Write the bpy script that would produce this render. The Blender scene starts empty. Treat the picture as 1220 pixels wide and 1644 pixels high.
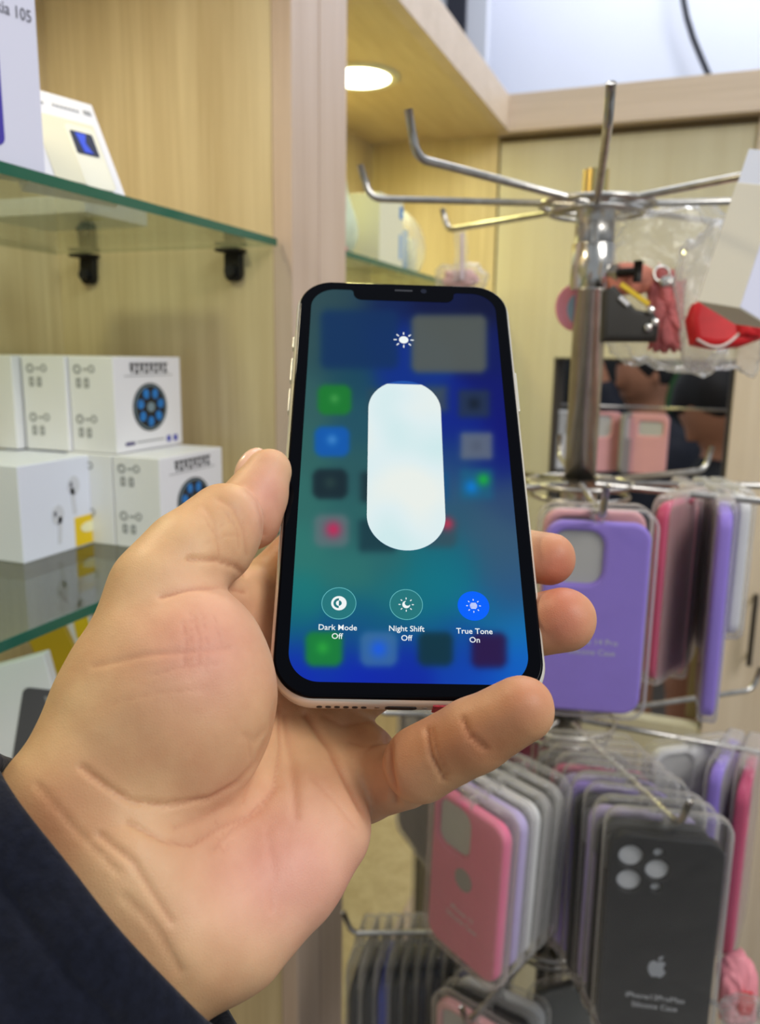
import bpy, bmesh, math, random
import numpy as np
from mathutils import Vector, Matrix

random.seed(7)
rng = np.random.default_rng(7)
S = bpy.context.scene
COL = S.collection

# ------------------------------------------------------------------ camera
F = 1298.0            # focal length in pixels of the 1220 x 1644 frame
PITCH, ROLL, YAW = [math.radians(v) for v in (11.156, 0.773, 20.984)]
EYE = 1.42            # camera height above the floor

def _axes(p, r, y):
    cp, sp, cr, sr = math.cos(p), math.sin(p), math.cos(r), math.sin(r)
    Rp = np.array([[1, 0, 0], [0, cp, -sp], [0, sp, cp]])
    Rr = np.array([[cr, -sr, 0], [sr, cr, 0], [0, 0, 1]])
    R = Rr @ Rp
    d1 = R @ np.array([math.sin(y), 0, math.cos(y)])
    d2 = R @ np.array([-math.cos(y), 0, math.sin(y)])
    d3 = R @ np.array([0, 1, 0])
    return d1, d2, d3
_d1, _d2, _d3 = _axes(PITCH, ROLL, YAW)
CM = np.array([-_d2, _d1, -_d3]).T        # world -> camera (x right, y down, z forward)
CI = CM.T
ORG = np.array([0, 0, EYE])

def cw(v):                                  # camera coordinates -> world
    return np.asarray(v) @ CI.T + ORG
def at(px, py, d):                          # a sight line at a depth d
    return cw(np.array([(px - 610) / F, (py - 822) / F, 1.0]) * d)
def on(px, py, ax, val):                    # a sight line met with an axis-aligned plane
    r = CI @ np.array([(px - 610) / F, (py - 822) / F, 1.0])
    if ax == 2: val = val - EYE
    return r * (val / r[ax]) + ORG

cam_d = bpy.data.cameras.new('camera')
cam = bpy.data.objects.new('camera', cam_d); COL.objects.link(cam)
cam_d.sensor_fit = 'VERTICAL'; cam_d.sensor_height = 24.0
cam_d.lens = F / 1644 * 24.0
m3 = Matrix([[CI[i][0], -CI[i][1], -CI[i][2]] for i in range(3)])
cam.matrix_world = Matrix.Translation((0, 0, EYE)) @ m3.to_4x4()
cam_d.clip_start = 0.02; cam_d.clip_end = 50
cam_d.dof.use_dof = True
cam_d.dof.focus_distance = 0.222
cam_d.dof.aperture_fstop = 9.5
S.camera = cam

S.view_settings.view_transform = 'Standard'
S.view_settings.look = 'None'
S.view_settings.gamma = 1.0
S.view_settings.exposure = 0.0
try: S.view_settings.use_curve_mapping = False
except Exception: pass

# ------------------------------------------------------------------ light
world = bpy.data.worlds.new('world'); S.world = world
world.use_nodes = True
world.node_tree.nodes['Background'].inputs[0].default_value = (0.86, 0.93, 1.0, 1)
world.node_tree.nodes['Background'].inputs[1].default_value = 0.42

def area(name, loc, target, size, power, color, spread=None):
    l = bpy.data.lights.new(name, 'AREA'); l.shape = 'RECTANGLE'; l.size, l.size_y = size
    l.energy = power; l.color = color
    if spread: l.spread = math.radians(spread)
    o = bpy.data.objects.new(name, l); COL.objects.link(o)
    o.location = loc
    o.rotation_euler = (Vector(target) - Vector(loc)).to_track_quat('-Z', 'Y').to_euler()
    return o
# the shop's ceiling panels (behind and above the camera) and over the aisle
area('ceiling_panel_light', (1.25, -0.15, 2.6), (0.0, 0.4, 1.35), (0.9, 0.9), 24, (1.0, 0.97, 0.93))
area('ceiling_panel_light', (-0.05, 1.0, 2.85), (0.0, 0.9, 1.0), (0.7, 0.7), 5, (0.90, 0.95, 1.0))
area('wall_strip_light', (0.3, 1.62, 2.5), (0.0, 1.9, 2.0), (1.2, 0.1), 4.2, (0.78, 0.86, 1.0))

# ------------------------------------------------------------------ materials
def lin(c):
    c = np.asarray(c, float) / 255.0
    return tuple(np.where(c <= 0.04045, c / 12.92, ((c + 0.055) / 1.055) ** 2.4))
_mats = {}
def mat(name, rgb, rough=0.5, metal=0.0, spec=0.5, noise=0.0, nscale=30, bump=0.0, emit=0.0, sss=0.0,
        coat=0.0, trans=0.0, ior=1.45, alpha=None, sheen=0.0, stretch=(1, 1, 1)):
    if name in _mats: return _mats[name]
    m = bpy.data.materials.new(name); m.use_nodes = True
    nt = m.node_tree; b = nt.nodes['Principled BSDF']
    c = lin(rgb)
    b.inputs['Base Color'].default_value = (*c, 1)
    b.inputs['Roughness'].default_value = rough
    b.inputs['Metallic'].default_value = metal
    b.inputs['Specular IOR Level'].default_value = spec
    b.inputs['IOR'].default_value = ior
    b.inputs['Coat Weight'].default_value = coat
    b.inputs['Transmission Weight'].default_value = trans
    b.inputs['Sheen Weight'].default_value = sheen
    if alpha is not None: b.inputs['Alpha'].default_value = alpha
    if sss:
        b.inputs['Subsurface Weight'].default_value = sss
        b.inputs['Subsurface Radius'].default_value = (1, .35, .2)
        b.inputs['Subsurface Scale'].default_value = 0.003
    if emit:
        b.inputs['Emission Color'].default_value = (*c, 1)
        b.inputs['Emission Strength'].default_value = emit
    if noise or bump:
        tc = nt.nodes.new('ShaderNodeTexCoord'); mp = nt.nodes.new('ShaderNodeMapping')
        mp.inputs['Scale'].default_value = stretch
        n = nt.nodes.new('ShaderNodeTexNoise'); n.inputs['Scale'].default_value = nscale
        n.inputs['Detail'].default_value = 5
        nt.links.new(tc.outputs['Object'], mp.inputs[0]); nt.links.new(mp.outputs[0], n.inputs['Vector'])
        if noise:
            r = nt.nodes.new('ShaderNodeValToRGB')
            r.color_ramp.elements[0].position = .3; r.color_ramp.elements[1].position = .7
            r.color_ramp.elements[0].color = (*[v * (1 - noise) for v in c], 1)
            r.color_ramp.elements[1].color = (*[min(1, v * (1 + noise)) for v in c], 1)
            nt.links.new(n.outputs['Fac'], r.inputs[0]); nt.links.new(r.outputs[0], b.inputs['Base Color'])
        if bump:
            bp = nt.nodes.new('ShaderNodeBump'); bp.inputs['Strength'].default_value = bump
            bp.inputs['Distance'].default_value = 0.001
            nt.links.new(n.outputs['Fac'], bp.inputs['Height']); nt.links.new(bp.outputs[0], b.inputs['Normal'])
    _mats[name] = m
    return m

def wood_mat(name, rgb, dark, scale=(34, 34, 1.4)):
    m = bpy.data.materials.new(name); m.use_nodes = True
    nt = m.node_tree; b = nt.nodes['Principled BSDF']
    tc = nt.nodes.new('ShaderNodeTexCoord'); mp = nt.nodes.new('ShaderNodeMapping')
    mp.inputs['Scale'].default_value = scale
    n = nt.nodes.new('ShaderNodeTexNoise'); n.inputs['Scale'].default_value = 1.0; n.inputs['Detail'].default_value = 3
    n.inputs['Distortion'].default_value = .4
    n2 = nt.nodes.new('ShaderNodeTexNoise'); n2.inputs['Scale'].default_value = 5.0; n2.inputs['Detail'].default_value = 6
    mx = nt.nodes.new('ShaderNodeMath'); mx.operation = 'MULTIPLY_ADD'; mx.inputs[1].default_value = .45
    sc = nt.nodes.new('ShaderNodeMath'); sc.operation = 'MULTIPLY'; sc.inputs[1].default_value = .55
    r = nt.nodes.new('ShaderNodeValToRGB')
    r.color_ramp.elements[0].position = .36; r.color_ramp.elements[1].position = .62
    r.color_ramp.elements[0].color = (*lin(dark), 1); r.color_ramp.elements[1].color = (*lin(rgb), 1)
    nt.links.new(tc.outputs['Object'], mp.inputs[0])
    nt.links.new(mp.outputs[0], n.inputs['Vector']); nt.links.new(mp.outputs[0], n2.inputs['Vector'])
    nt.links.new(n.outputs['Fac'], sc.inputs[0]); nt.links.new(n2.outputs['Fac'], mx.inputs[0])
    nt.links.new(sc.outputs[0], mx.inputs[2]); nt.links.new(mx.outputs[0], r.inputs[0])
    nt.links.new(r.outputs[0], b.inputs['Base Color'])
    b.inputs['Roughness'].default_value = .42
    return m
WOOD = wood_mat('pale_wood_laminate', (216, 198, 156), (194, 173, 130))
WOOD_R = wood_mat('grey_beige_laminate', (208, 200, 170), (200, 190, 158), (26, 26, 1.1))
WOOD_COOL = wood_mat('pale_wood_cool_lit', (208, 186, 168), (196, 172, 152))  # same laminate as the bays, the cooler light on it put into the colour
WOOD_H = wood_mat('pale_wood_rail', (220, 200, 178), (208, 188, 164), (1.4, 34, 34))
CHROME = mat('worn_chrome', (206, 204, 200), .20, 1.0, noise=.12, nscale=60)
STEEL = mat('dull_steel', (186, 183, 178), .28, 1.0, noise=.2, nscale=90)
DARKM = mat('dark_bracket_metal', (40, 38, 36), .45, .6)
WHITE_CARD = mat('white_card', (232, 232, 236), .45)
GREY_CARD = mat('grey_white_card', (206, 208, 206), .5)
YELLOW = mat('yellow_print', (232, 196, 20), .45)
BLACK_INK = mat('black_print', (22, 22, 26), .5)
GREY_INK = mat('grey_print', (150, 152, 154), .5)
BLUE_INK = mat('blue_print', (60, 66, 170), .5)

def two_sided_fresnel(nt, ior=1.5):
    ge = nt.nodes.new('ShaderNodeNewGeometry'); mr = nt.nodes.new('ShaderNodeMapRange')
    mr.inputs['To Min'].default_value = ior; mr.inputs['To Max'].default_value = 1 / ior
    fr = nt.nodes.new('ShaderNodeFresnel')
    nt.links.new(ge.outputs['Backfacing'], mr.inputs['Value']); nt.links.new(mr.outputs['Result'], fr.inputs[0])
    return fr
def glass_mat(name, tint, clear=.8, rough=.02):
    m = bpy.data.materials.new(name); m.use_nodes = True
    nt = m.node_tree; nt.nodes.clear()
    o = nt.nodes.new('ShaderNodeOutputMaterial')
    t = nt.nodes.new('ShaderNodeBsdfTransparent'); t.inputs[0].default_value = (*tint, 1)
    g = nt.nodes.new('ShaderNodeBsdfGlossy'); g.inputs['Roughness'].default_value = rough
    fr = two_sided_fresnel(nt)
    mx = nt.nodes.new('ShaderNodeMixShader')
    nt.links.new(fr.outputs[0], mx.inputs[0]); nt.links.new(t.outputs[0], mx.inputs[1])
    nt.links.new(g.outputs[0], mx.inputs[2]); nt.links.new(mx.outputs[0], o.inputs[0])
    return m
SHELF_GLASS = glass_mat('clear_shelf_glass', (.80, .88, .84))
GLASS_EDGE = mat('green_glass_edge', (26, 96, 74), .12, spec=.7)

def film_mat(name, white=.22, bump=0.0, scale=60, edge=.55, rough=.12, tint=(.98, .98, .98)):
    """clear plastic film: mostly see-through, whiter where seen edge-on, glossy"""
    m = bpy.data.materials.new(name); m.use_nodes = True
    nt = m.node_tree; nt.nodes.clear()
    o = nt.nodes.new('ShaderNodeOutputMaterial')
    t = nt.nodes.new('ShaderNodeBsdfTransparent'); t.inputs[0].default_value = (*tint, 1)
    d = nt.nodes.new('ShaderNodeBsdfDiffuse'); d.inputs[0].default_value = (.80, .79, .76, 1)
    tl = nt.nodes.new('ShaderNodeBsdfTranslucent'); tl.inputs[0].default_value = (.80, .79, .76, 1)
    dt = nt.nodes.new('ShaderNodeMixShader'); dt.inputs[0].default_value = .4
    g = nt.nodes.new('ShaderNodeBsdfGlossy'); g.inputs['Roughness'].default_value = rough
    lw = nt.nodes.new('ShaderNodeLayerWeight'); lw.inputs[0].default_value = .35
    ma = nt.nodes.new('ShaderNodeMath'); ma.operation = 'MULTIPLY_ADD'
    ma.inputs[1].default_value = edge; ma.inputs[2].default_value = white; ma.use_clamp = True
    pw = nt.nodes.new('ShaderNodeMath'); pw.operation = 'POWER'; pw.inputs[1].default_value = 1.3
    m1 = nt.nodes.new('ShaderNodeMixShader'); m2 = nt.nodes.new('ShaderNodeMixShader')
    fr = two_sided_fresnel(nt, 1.36)
    L = nt.links.new
    L(lw.outputs['Facing'], pw.inputs[0]); L(pw.outputs[0], ma.inputs[0]); L(ma.outputs[0], m1.inputs[0])
    L(d.outputs[0], dt.inputs[1]); L(tl.outputs[0], dt.inputs[2])
    L(t.outputs[0], m1.inputs[1]); L(dt.outputs[0], m1.inputs[2])
    L(fr.outputs[0], m2.inputs[0]); L(m1.outputs[0], m2.inputs[1]); L(g.outputs[0], m2.inputs[2])
    L(m2.outputs[0], o.inputs[0])
    if bump:
        tc = nt.nodes.new('ShaderNodeTexCoord'); n = nt.nodes.new('ShaderNodeTexNoise')
        n.inputs['Scale'].default_value = scale; n.inputs['Detail'].default_value = 3
        bp = nt.nodes.new('ShaderNodeBump'); bp.inputs['Strength'].default_value = bump
        bp.inputs['Distance'].default_value = .004
        L(tc.outputs['Object'], n.inputs['Vector']); L(n.outputs['Fac'], bp.inputs['Height'])
        for q in (g, fr, lw): L(bp.outputs[0], q.inputs['Normal'])
    return m
BLISTER = film_mat('clear_blister_plastic', .0, .22, 45, 1.0)
FILM = film_mat('crinkled_clear_film', .17, 1.0, 55, .55, .08)

# ------------------------------------------------------------------ object helpers
def tag(o, label=None, cat=None, group=None, kind=None):
    if label: o['label'] = label
    if cat: o['category'] = cat
    if group: o['group'] = group
    if kind: o['kind'] = kind
    return o
def mesh(name, verts, faces, m, parent=None, smooth=False, M=None):
    me = bpy.data.meshes.new(name)
    if M is not None: verts = [M @ Vector(v) for v in verts]
    me.from_pydata([tuple(v) for v in verts], [], [tuple(f) for f in faces]); me.update()
    if smooth:
        me.polygons.foreach_set('use_smooth', [True] * len(me.polygons))
    if m: me.materials.append(m)
    o = bpy.data.objects.new(name, me); COL.objects.link(o)
    if parent: o.parent = parent
    return o
def thing(name, label, cat, loc=(0, 0, 0), group=None, R=None):
    o = bpy.data.objects.new(name, None); o.empty_display_size = .02; COL.objects.link(o)
    if R is not None:
        o.matrix_world = Matrix.Translation(Vector(loc)) @ R.to_4x4()
    else: o.location = loc
    return tag(o, label, cat, group)
class MB:
    def __init__(s): s.v = []; s.f = []
    def add(s, v, f, M=None):
        n = len(s.v)
        s.v += [tuple(M @ Vector(q)) if M is not None else tuple(q) for q in v]
        s.f += [tuple(i + n for i in q) for q in f]
        return s
    def box(s, c, d, M=None):
        x, y, z = c; a, b, e = d[0] / 2, d[1] / 2, d[2] / 2
        v = [(x + i * a, y + j * b, z + k * e) for i in (-1, 1) for j in (-1, 1) for k in (-1, 1)]
        return s.add(v, [(0, 1, 3, 2), (4, 6, 7, 5), (0, 4, 5, 1), (2, 3, 7, 6), (0, 2, 6, 4), (1, 5, 7, 3)], M)
    def b2(s, lo, hi, M=None):
        return s.box([(a + b) / 2 for a, b in zip(lo, hi)], [abs(b - a) for a, b in zip(lo, hi)], M)
    def tube(s, pts, r, n=12, cap=True, M=None):
        pts = [Vector(p) for p in pts]; rs = r if hasattr(r, '__len__') else [r] * len(pts)
        v = []; f = []; up = None
        for i, p in enumerate(pts):
            t = (pts[min(i + 1, len(pts) - 1)] - pts[max(i - 1, 0)]).normalized()
            if up is None: up = Vector((0, 0, 1)) if abs(t.z) < .9 else Vector((1, 0, 0))
            a = t.cross(up).normalized(); b = a.cross(t).normalized(); up = b
            for k in range(n):
                q = 2 * math.pi * k / n
                v.append(p + (a * math.cos(q) + b * math.sin(q)) * rs[i])
        for i in range(len(pts) - 1):
            for k in range(n):
                f.append((i * n + k, i * n + (k + 1) % n, (i + 1) * n + (k + 1) % n, (i + 1) * n + k))
        if cap:
            f.append(tuple(range(n))); f.append(tuple((len(pts) - 1) * n + k for k in reversed(range(n))))
        return s.add(v, f, M)
    def build(s, name, m, parent=None, smooth=False, M=None, bevel=0, segs=2):
        o = mesh(name, s.v, s.f, m, parent, smooth, M)
        if bevel:
            b = o.modifiers.new('bevel', 'BEVEL'); b.width = bevel; b.segments = segs; b.limit_method = 'ANGLE'
        return o
def structure(o): o['kind'] = 'structure'; return o

def rrect(w, h, r, n=7, cx=0, cy=0):
    r = min(r, w / 2 - 1e-5, h / 2 - 1e-5); out = []
    for q, (sx, sy) in enumerate(((1, 1), (-1, 1), (-1, -1), (1, -1))):
        for k in range(n + 1):
            a = math.pi / 2 * (q + k / n)
            out.append((cx + sx * (w / 2 - r) + r * math.cos(a), cy + sy * (h / 2 - r) + r * math.sin(a)))
    return out
def circ(cx, cy, r, n=20, ry=None):
    return [(cx + r * math.cos(2 * math.pi * k / n), cy + (ry or r) * math.sin(2 * math.pi * k / n)) for k in range(n)]
def plate_mesh(loops, depth, bevel=0.0, res=2):
    """flat outline (first loop) with holes, given thickness, rounded edges; lies in local XY, centred on z=0"""
    cu = bpy.data.curves.new('c', 'CURVE'); cu.dimensions = '2D'; cu.fill_mode = 'BOTH'
    for lp in loops:
        sp = cu.splines.new('POLY'); sp.points.add(len(lp) - 1)
        for p, (x, y) in zip(sp.points, lp): p.co = (x, y, 0, 1)
        sp.use_cyclic_u = True
    cu.extrude = max(depth / 2 - bevel, 0); cu.bevel_depth = bevel; cu.offset = -bevel; cu.bevel_resolution = res
    ob = bpy.data.objects.new('c', cu); COL.objects.link(ob)
    dg = bpy.context.evaluated_depsgraph_get()
    me = bpy.data.meshes.new_from_object(ob.evaluated_get(dg))
    bpy.data.objects.remove(ob); bpy.data.curves.remove(cu)
    return me
def text_mesh(s, size, depth=.0002, bold=0.0):
    cu = bpy.data.curves.new('t', 'FONT'); cu.body = s; cu.size = size; cu.align_x = 'CENTER'; cu.align_y = 'CENTER'
    cu.extrude = depth; cu.offset = bold; cu.resolution_u = 3
    ob = bpy.data.objects.new('t', cu); COL.objects.link(ob)
    dg = bpy.context.evaluated_depsgraph_get()
    me = bpy.data.meshes.new_from_object(ob.evaluated_get(dg))
    bpy.data.objects.remove(ob); bpy.data.curves.remove(cu)
    return me
def put(name, me, m, parent=None, M=None, smooth=True):
    """link mesh data as one object; M is its local placement (shared data, object transform)"""
    me.materials.clear(); me.materials.append(m)
    me.polygons.foreach_set('use_smooth', [smooth] * len(me.polygons))
    if smooth:
        try: me.set_sharp_from_angle(angle=math.radians(40))
        except Exception: pass
    o = bpy.data.objects.new(name, me); COL.objects.link(o)
    if parent: o.parent = parent
    if M is not None: o.matrix_local = M
    return o
def frame(x, y, z):
    return Matrix([Vector(x), Vector(y), Vector(z)]).transposed()

# ------------------------------------------------------------------ implicit surfaces (for organic forms)
class SDF:
    def __init__(s, lo, hi, h):
        s.h = h; s.lo = np.array(lo, float); s.n = (np.ceil((np.array(hi) - lo) / h)).astype(int) + 1
        s.F = np.full(s.n, 1.0, np.float32)
    def _box(s, lo, hi):
        a = np.maximum(np.floor((lo - s.lo) / s.h).astype(int), 0)
        b = np.minimum(np.ceil((hi - s.lo) / s.h).astype(int) + 1, s.n)
        return a, b
    def _xyz(s, a, b):
        return [s.lo[i] + s.h * np.arange(a[i], b[i], dtype=np.float32) for i in range(3)]
    def mix(s, a, b, D, k):
        sl = tuple(slice(a[i], b[i]) for i in range(3)); A = s.F[sl]
        if k > 0:
            h = np.clip(.5 + .5 * (A - D) / k, 0, 1)
            s.F[sl] = A * (1 - h) + D * h - k * h * (1 - h)
        else: s.F[sl] = np.minimum(A, D)
    def cap(s, p, q, r1, r2, k=.004):
        p = np.array(p, float); q = np.array(q, float); R = max(r1, r2) + k + 2 * s.h
        a, b = s._box(np.minimum(p, q) - R, np.maximum(p, q) + R)
        if (b <= a).any(): return s
        X, Y, Z = s._xyz(a, b); X = X[:, None, None]; Y = Y[None, :, None]; Z = Z[None, None, :]
        d = q - p; L = max(float(d @ d), 1e-12)
        t = np.clip(((X - p[0]) * d[0] + (Y - p[1]) * d[1] + (Z - p[2]) * d[2]) / L, 0, 1)
        D = np.sqrt((X - p[0] - t * d[0]) ** 2 + (Y - p[1] - t * d[1]) ** 2 + (Z - p[2] - t * d[2]) ** 2) - (r1 + (r2 - r1) * t)
        s.mix(a, b, D, k); return s
    def ell(s, c, R3, rad, k=.004):
        """ellipsoid with axes = rows of R3 and radii rad"""
        c = np.array(c, float); rad = np.array(rad, float); R = rad.max() + k + 2 * s.h
        a, b = s._box(c - R, c + R)
        if (b <= a).any(): return s
        X, Y, Z = s._xyz(a, b); P = [X[:, None, None] - c[0], Y[None, :, None] - c[1], Z[None, None, :] - c[2]]
        k0 = 0; k1 = 0
        for i in range(3):
            u = P[0] * R3[i][0] + P[1] * R3[i][1] + P[2] * R3[i][2]
            k0 = k0 + (u / rad[i]) ** 2; k1 = k1 + (u / rad[i] ** 2) ** 2
        k0 = np.sqrt(k0); k1 = np.sqrt(k1) + 1e-9
        s.mix(a, b, (k0 * (k0 - 1) / k1).astype(np.float32), k); return s
    def nets(s):
        Fd = s.F; n = s.n; ins = Fd < 0
        c = [n[0] - 1, n[1] - 1, n[2] - 1]
        cnt = np.zeros(c, np.int8); corners = [(i, j, k) for i in (0, 1) for j in (0, 1) for k in (0, 1)]
        def sh(A, o): return A[o[0]:o[0] + c[0], o[1]:o[1] + c[1], o[2]:o[2] + c[2]]
        for o in corners: cnt += sh(ins, o)
        act = (cnt > 0) & (cnt < 8); idx = -np.ones(c, np.int64); ids = np.argwhere(act)
        idx[act] = np.arange(len(ids))
        pos = np.zeros((len(ids), 3)); num = np.zeros(len(ids))
        for o in corners:
            for ax in range(3):
                if o[ax]: continue
                o2 = list(o); o2[ax] = 1
                A = Fd[ids[:, 0] + o[0], ids[:, 1] + o[1], ids[:, 2] + o[2]]
                B = Fd[ids[:, 0] + o2[0], ids[:, 1] + o2[1], ids[:, 2] + o2[2]]
                w = (A < 0) != (B < 0); t = np.where(w, A / np.where(w, A - B, 1), 0)
                p = np.tile(np.array(o, float), (len(ids), 1)); p[:, ax] = t
                pos += p * w[:, None]; num += w
        V = (ids + pos / num[:, None]) * s.h + s.lo
        faces = []
        for ax in range(3):
            u, v = (ax + 1) % 3, (ax + 2) % 3
            sl0 = [slice(None)] * 3; sl1 = [slice(None)] * 3; sl0[ax] = slice(0, -1); sl1[ax] = slice(1, None)
            ch = ins[tuple(sl0)] != ins[tuple(sl1)]; e = np.argwhere(ch)
            e = e[(e[:, u] > 0) & (e[:, v] > 0) & (e[:, u] < c[u]) & (e[:, v] < c[v])]
            q = []
            for du, dv in ((-1, -1), (0, -1), (0, 0), (-1, 0)):
                g = e.copy(); g[:, u] += du; g[:, v] += dv; q.append(idx[g[:, 0], g[:, 1], g[:, 2]])
            q = np.array(q).T; fl = ~ins[e[:, 0], e[:, 1], e[:, 2]]
            q[fl] = q[fl][:, ::-1]; faces.append(q)
        return V, np.concatenate(faces)
def relax(V, Fc, it=2, lam=.5):
    E = np.concatenate([Fc[:, [0, 1]], Fc[:, [1, 2]], Fc[:, [2, 3]], Fc[:, [3, 0]]])
    E = np.concatenate([E, E[:, ::-1]]); cnt = np.bincount(E[:, 0], minlength=len(V))[:, None]
    for _ in range(it):
        A = np.stack([np.bincount(E[:, 0], V[E[:, 1], i], len(V)) for i in range(3)], 1) / np.maximum(cnt, 1)
        V = V + lam * (A - V)
    return V
def normals(V, Fc):
    a = V[Fc[:, 2]] - V[Fc[:, 0]]; b = V[Fc[:, 3]] - V[Fc[:, 1]]; n = np.cross(a, b)
    N = np.zeros_like(V)
    for i in range(4):
        for j in range(3): N[:, j] += np.bincount(Fc[:, i], n[:, j], len(V))
    return N / (np.linalg.norm(N, axis=1)[:, None] + 1e-12)
def fast_mesh(name, V, Fc, m, parent=None, colors=None, smooth=True):
    me = bpy.data.meshes.new(name)
    me.vertices.add(len(V)); me.vertices.foreach_set('co', np.ascontiguousarray(V, np.float32).ravel())
    k = Fc.shape[1]
    me.loops.add(Fc.size); me.loops.foreach_set('vertex_index', Fc.astype(np.int32).ravel())
    me.polygons.add(len(Fc)); me.polygons.foreach_set('loop_start', np.arange(0, Fc.size, k, dtype=np.int32))
    me.polygons.foreach_set('use_smooth', np.full(len(Fc), smooth)); me.update(calc_edges=True)
    for cn, cv in (colors or {}).items():
        at_ = me.color_attributes.new(cn, 'FLOAT_COLOR', 'POINT')
        at_.data.foreach_set('color', np.concatenate([cv, np.ones((len(V), 1))], 1).astype(np.float32).ravel())
    me.validate()
    if m: me.materials.append(m)
    o = bpy.data.objects.new(name, me); COL.objects.link(o)
    if parent: o.parent = parent
    return o

# ================================================================== THE SETTING
def Z(v): return EYE + v
SEAM_SHADE = mat('dark_brown_seam_shade', (98, 82, 56), .6)
FX = -0.33                 # front plane of the wall cabinet
BX = -0.556                # its back
DY0, DY1 = 0.616, 0.724    # the upright between the two bays
WY = 1.388                 # face of the wall on the right
FLOORZ = 0.0
structure(MB().b2((-2.0, -2.2, -.05), (2.2, 4.2, 0)).build('floor', mat('grey_floor_tile', (120, 112, 104), .35, noise=.1, nscale=4)))
# cabinet shell on the left
structure(MB().b2((BX - .02, -.6, .3), (BX, WY + .02, Z(.3525))).build('wall_left', WOOD))
structure(MB().b2((BX, DY0, Z(-.80)), (FX - .004, DY0 + .018, Z(.35))).build('trim_1', WOOD))          # side of the near bay
structure(MB().b2((BX, DY1 - .018, Z(-.80)), (FX - .004, DY1, Z(.35))).build('trim_2', WOOD))
structure(MB().b2((FX - .004, DY0 + .001, .1), (FX + .014, DY0 + .051, Z(.352))).build('trim_3', WOOD_COOL, bevel=.001))
structure(MB().b2((FX - .004, DY0 + .0525, .1), (FX + .014, DY1 + .002, Z(.352))).build('trim_4', WOOD_COOL, bevel=.001))
# soffit with its front rail
lx, ly = on(577, 125, 2, Z(.35))[:2]
structure(MB().b2((BX, -.6, Z(.352)), (FX + .012, WY, Z(.372))).build('ceiling', wood_mat('soffit_board', (222, 202, 166), (208, 186, 148), (34, 3, 3))))
structure(MB().b2((FX, -.6, Z(.350)), (FX + .018, WY - .001, Z(.402))).build('trim_5', WOOD_H, bevel=.001))
# far end of the second bay
structure(MB().b2((BX - .02, WY, .1), (FX - .003, WY + .018, Z(.3525))).build('wall_back', WOOD))
# floor board of both bays with its front rail
structure(MB().b2((BX, -.6, Z(-.805)), (FX, WY, Z(-.785))).build('trim_6', WOOD))
structure(MB().b2((FX, DY1 + .003, Z(-.84)), (FX + .018, WY - .001, Z(-.785))).build('trim_7', WOOD_COOL, bevel=.001))
structure(MB().b2((BX, -.6, .02), (FX, WY, Z(-.85))).build('trim_8', WOOD))
# wall on the right: panels round an opening, rail above
OX0, OX1, OZ1 = -.224, .056, -.004
wr = MB().b2((FX + .001, WY, .1), (OX0, WY + .03, Z(.346)))
wr.b2((OX0, WY, Z(OZ1)), (OX1, WY + .03, Z(.346)))
wr.b2((OX0, WY, .1), (OX1, WY + .03, Z(-.62)))
structure(wr.build('wall_right', WOOD_R))
structure(MB().b2((OX1, WY - .006, .1), (.75, WY + .03, Z(.346))).build('door_1', wood_mat('light_door_laminate', (226, 210, 188), (214, 196, 172))))
structure(MB().b2((FX + .001, WY - .026, Z(.348)), (.75, WY + .05, Z(.404))).build('trim_9', WOOD_H, bevel=.001))
structure(MB().b2((FX - .003, WY + .003, .1), (FX + .001, WY + .012, Z(.349))).build('trim_15', SEAM_SHADE))
structure(MB().b2((FX + .002, WY - .0015, Z(.338)), (.75, WY + .0015, Z(.3485))).build('rail_shade', SEAM_SHADE))  # dark strip added under the rail, standing in for its shadow
# frame lining of the opening
fr_ = MB().b2((OX0 - .002, WY + .001, Z(-.62)), (OX0 + .004, WY + .10, Z(OZ1)))
fr_.b2((OX1 - .004, WY + .001, Z(-.62)), (OX1 + .002, WY + .10, Z(OZ1)))
fr_.b2((OX0, WY + .001, Z(OZ1) - .003), (OX1, WY + .10, Z(OZ1) + .003))
structure(fr_.build('window_1', mat('dark_frame_lining', (70, 62, 50), .5)))
# olive wood strip standing in the opening, low down
p0 = on(1108, 1060, 1, WY + .05); p1 = on(1150, 1060, 1, WY + .05)
structure(MB().b2((p0[0], WY + .04, Z(-.62)), (p1[0], WY + .06, Z(-.28))).build('trim_10', mat('olive_wood', (140, 122, 82), .5)))
# painted wall above the rail, with a dark upright at its left
structure(MB().b2((-1.4, WY + .55, Z(.2)), (1.6, WY + .6, 3.2)).build('wall_far', mat('blue_white_paint', (216, 222, 240), .6, noise=.03, nscale=3)))
a0 = on(690, 60, 1, WY + .3); a1 = on(718, 60, 1, WY + .3); a2 = on(748, 60, 1, WY + .3); a3 = on(780, 60, 1, WY + .3)
structure(MB().b2((a0[0] - .3, WY + .3, Z(.38)), (a1[0], WY + .33, 3.1)).build('trim_11', mat('pale_blue_paint', (196, 200, 214), .6)))
structure(MB().b2((a1[0], WY + .29, Z(.38)), (a2[0], WY + .34, 3.1)).build('trim_12', mat('dark_blue_upright', (36, 38, 52), .5)))
structure(MB().b2((a2[0], WY + .3, Z(.38)), (a3[0], WY + .33, 3.1)).build('trim_13', mat('pale_blue_paint', (196, 200, 214), .6)))
# the dim room beyond the opening
structure(MB().b2((-1.3, 4.0, 0), (1.5, 4.05, Z(.3))).build('wall_beyond', mat('dim_dark_wall', (30, 34, 36), .7, noise=.3, nscale=3)))

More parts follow.
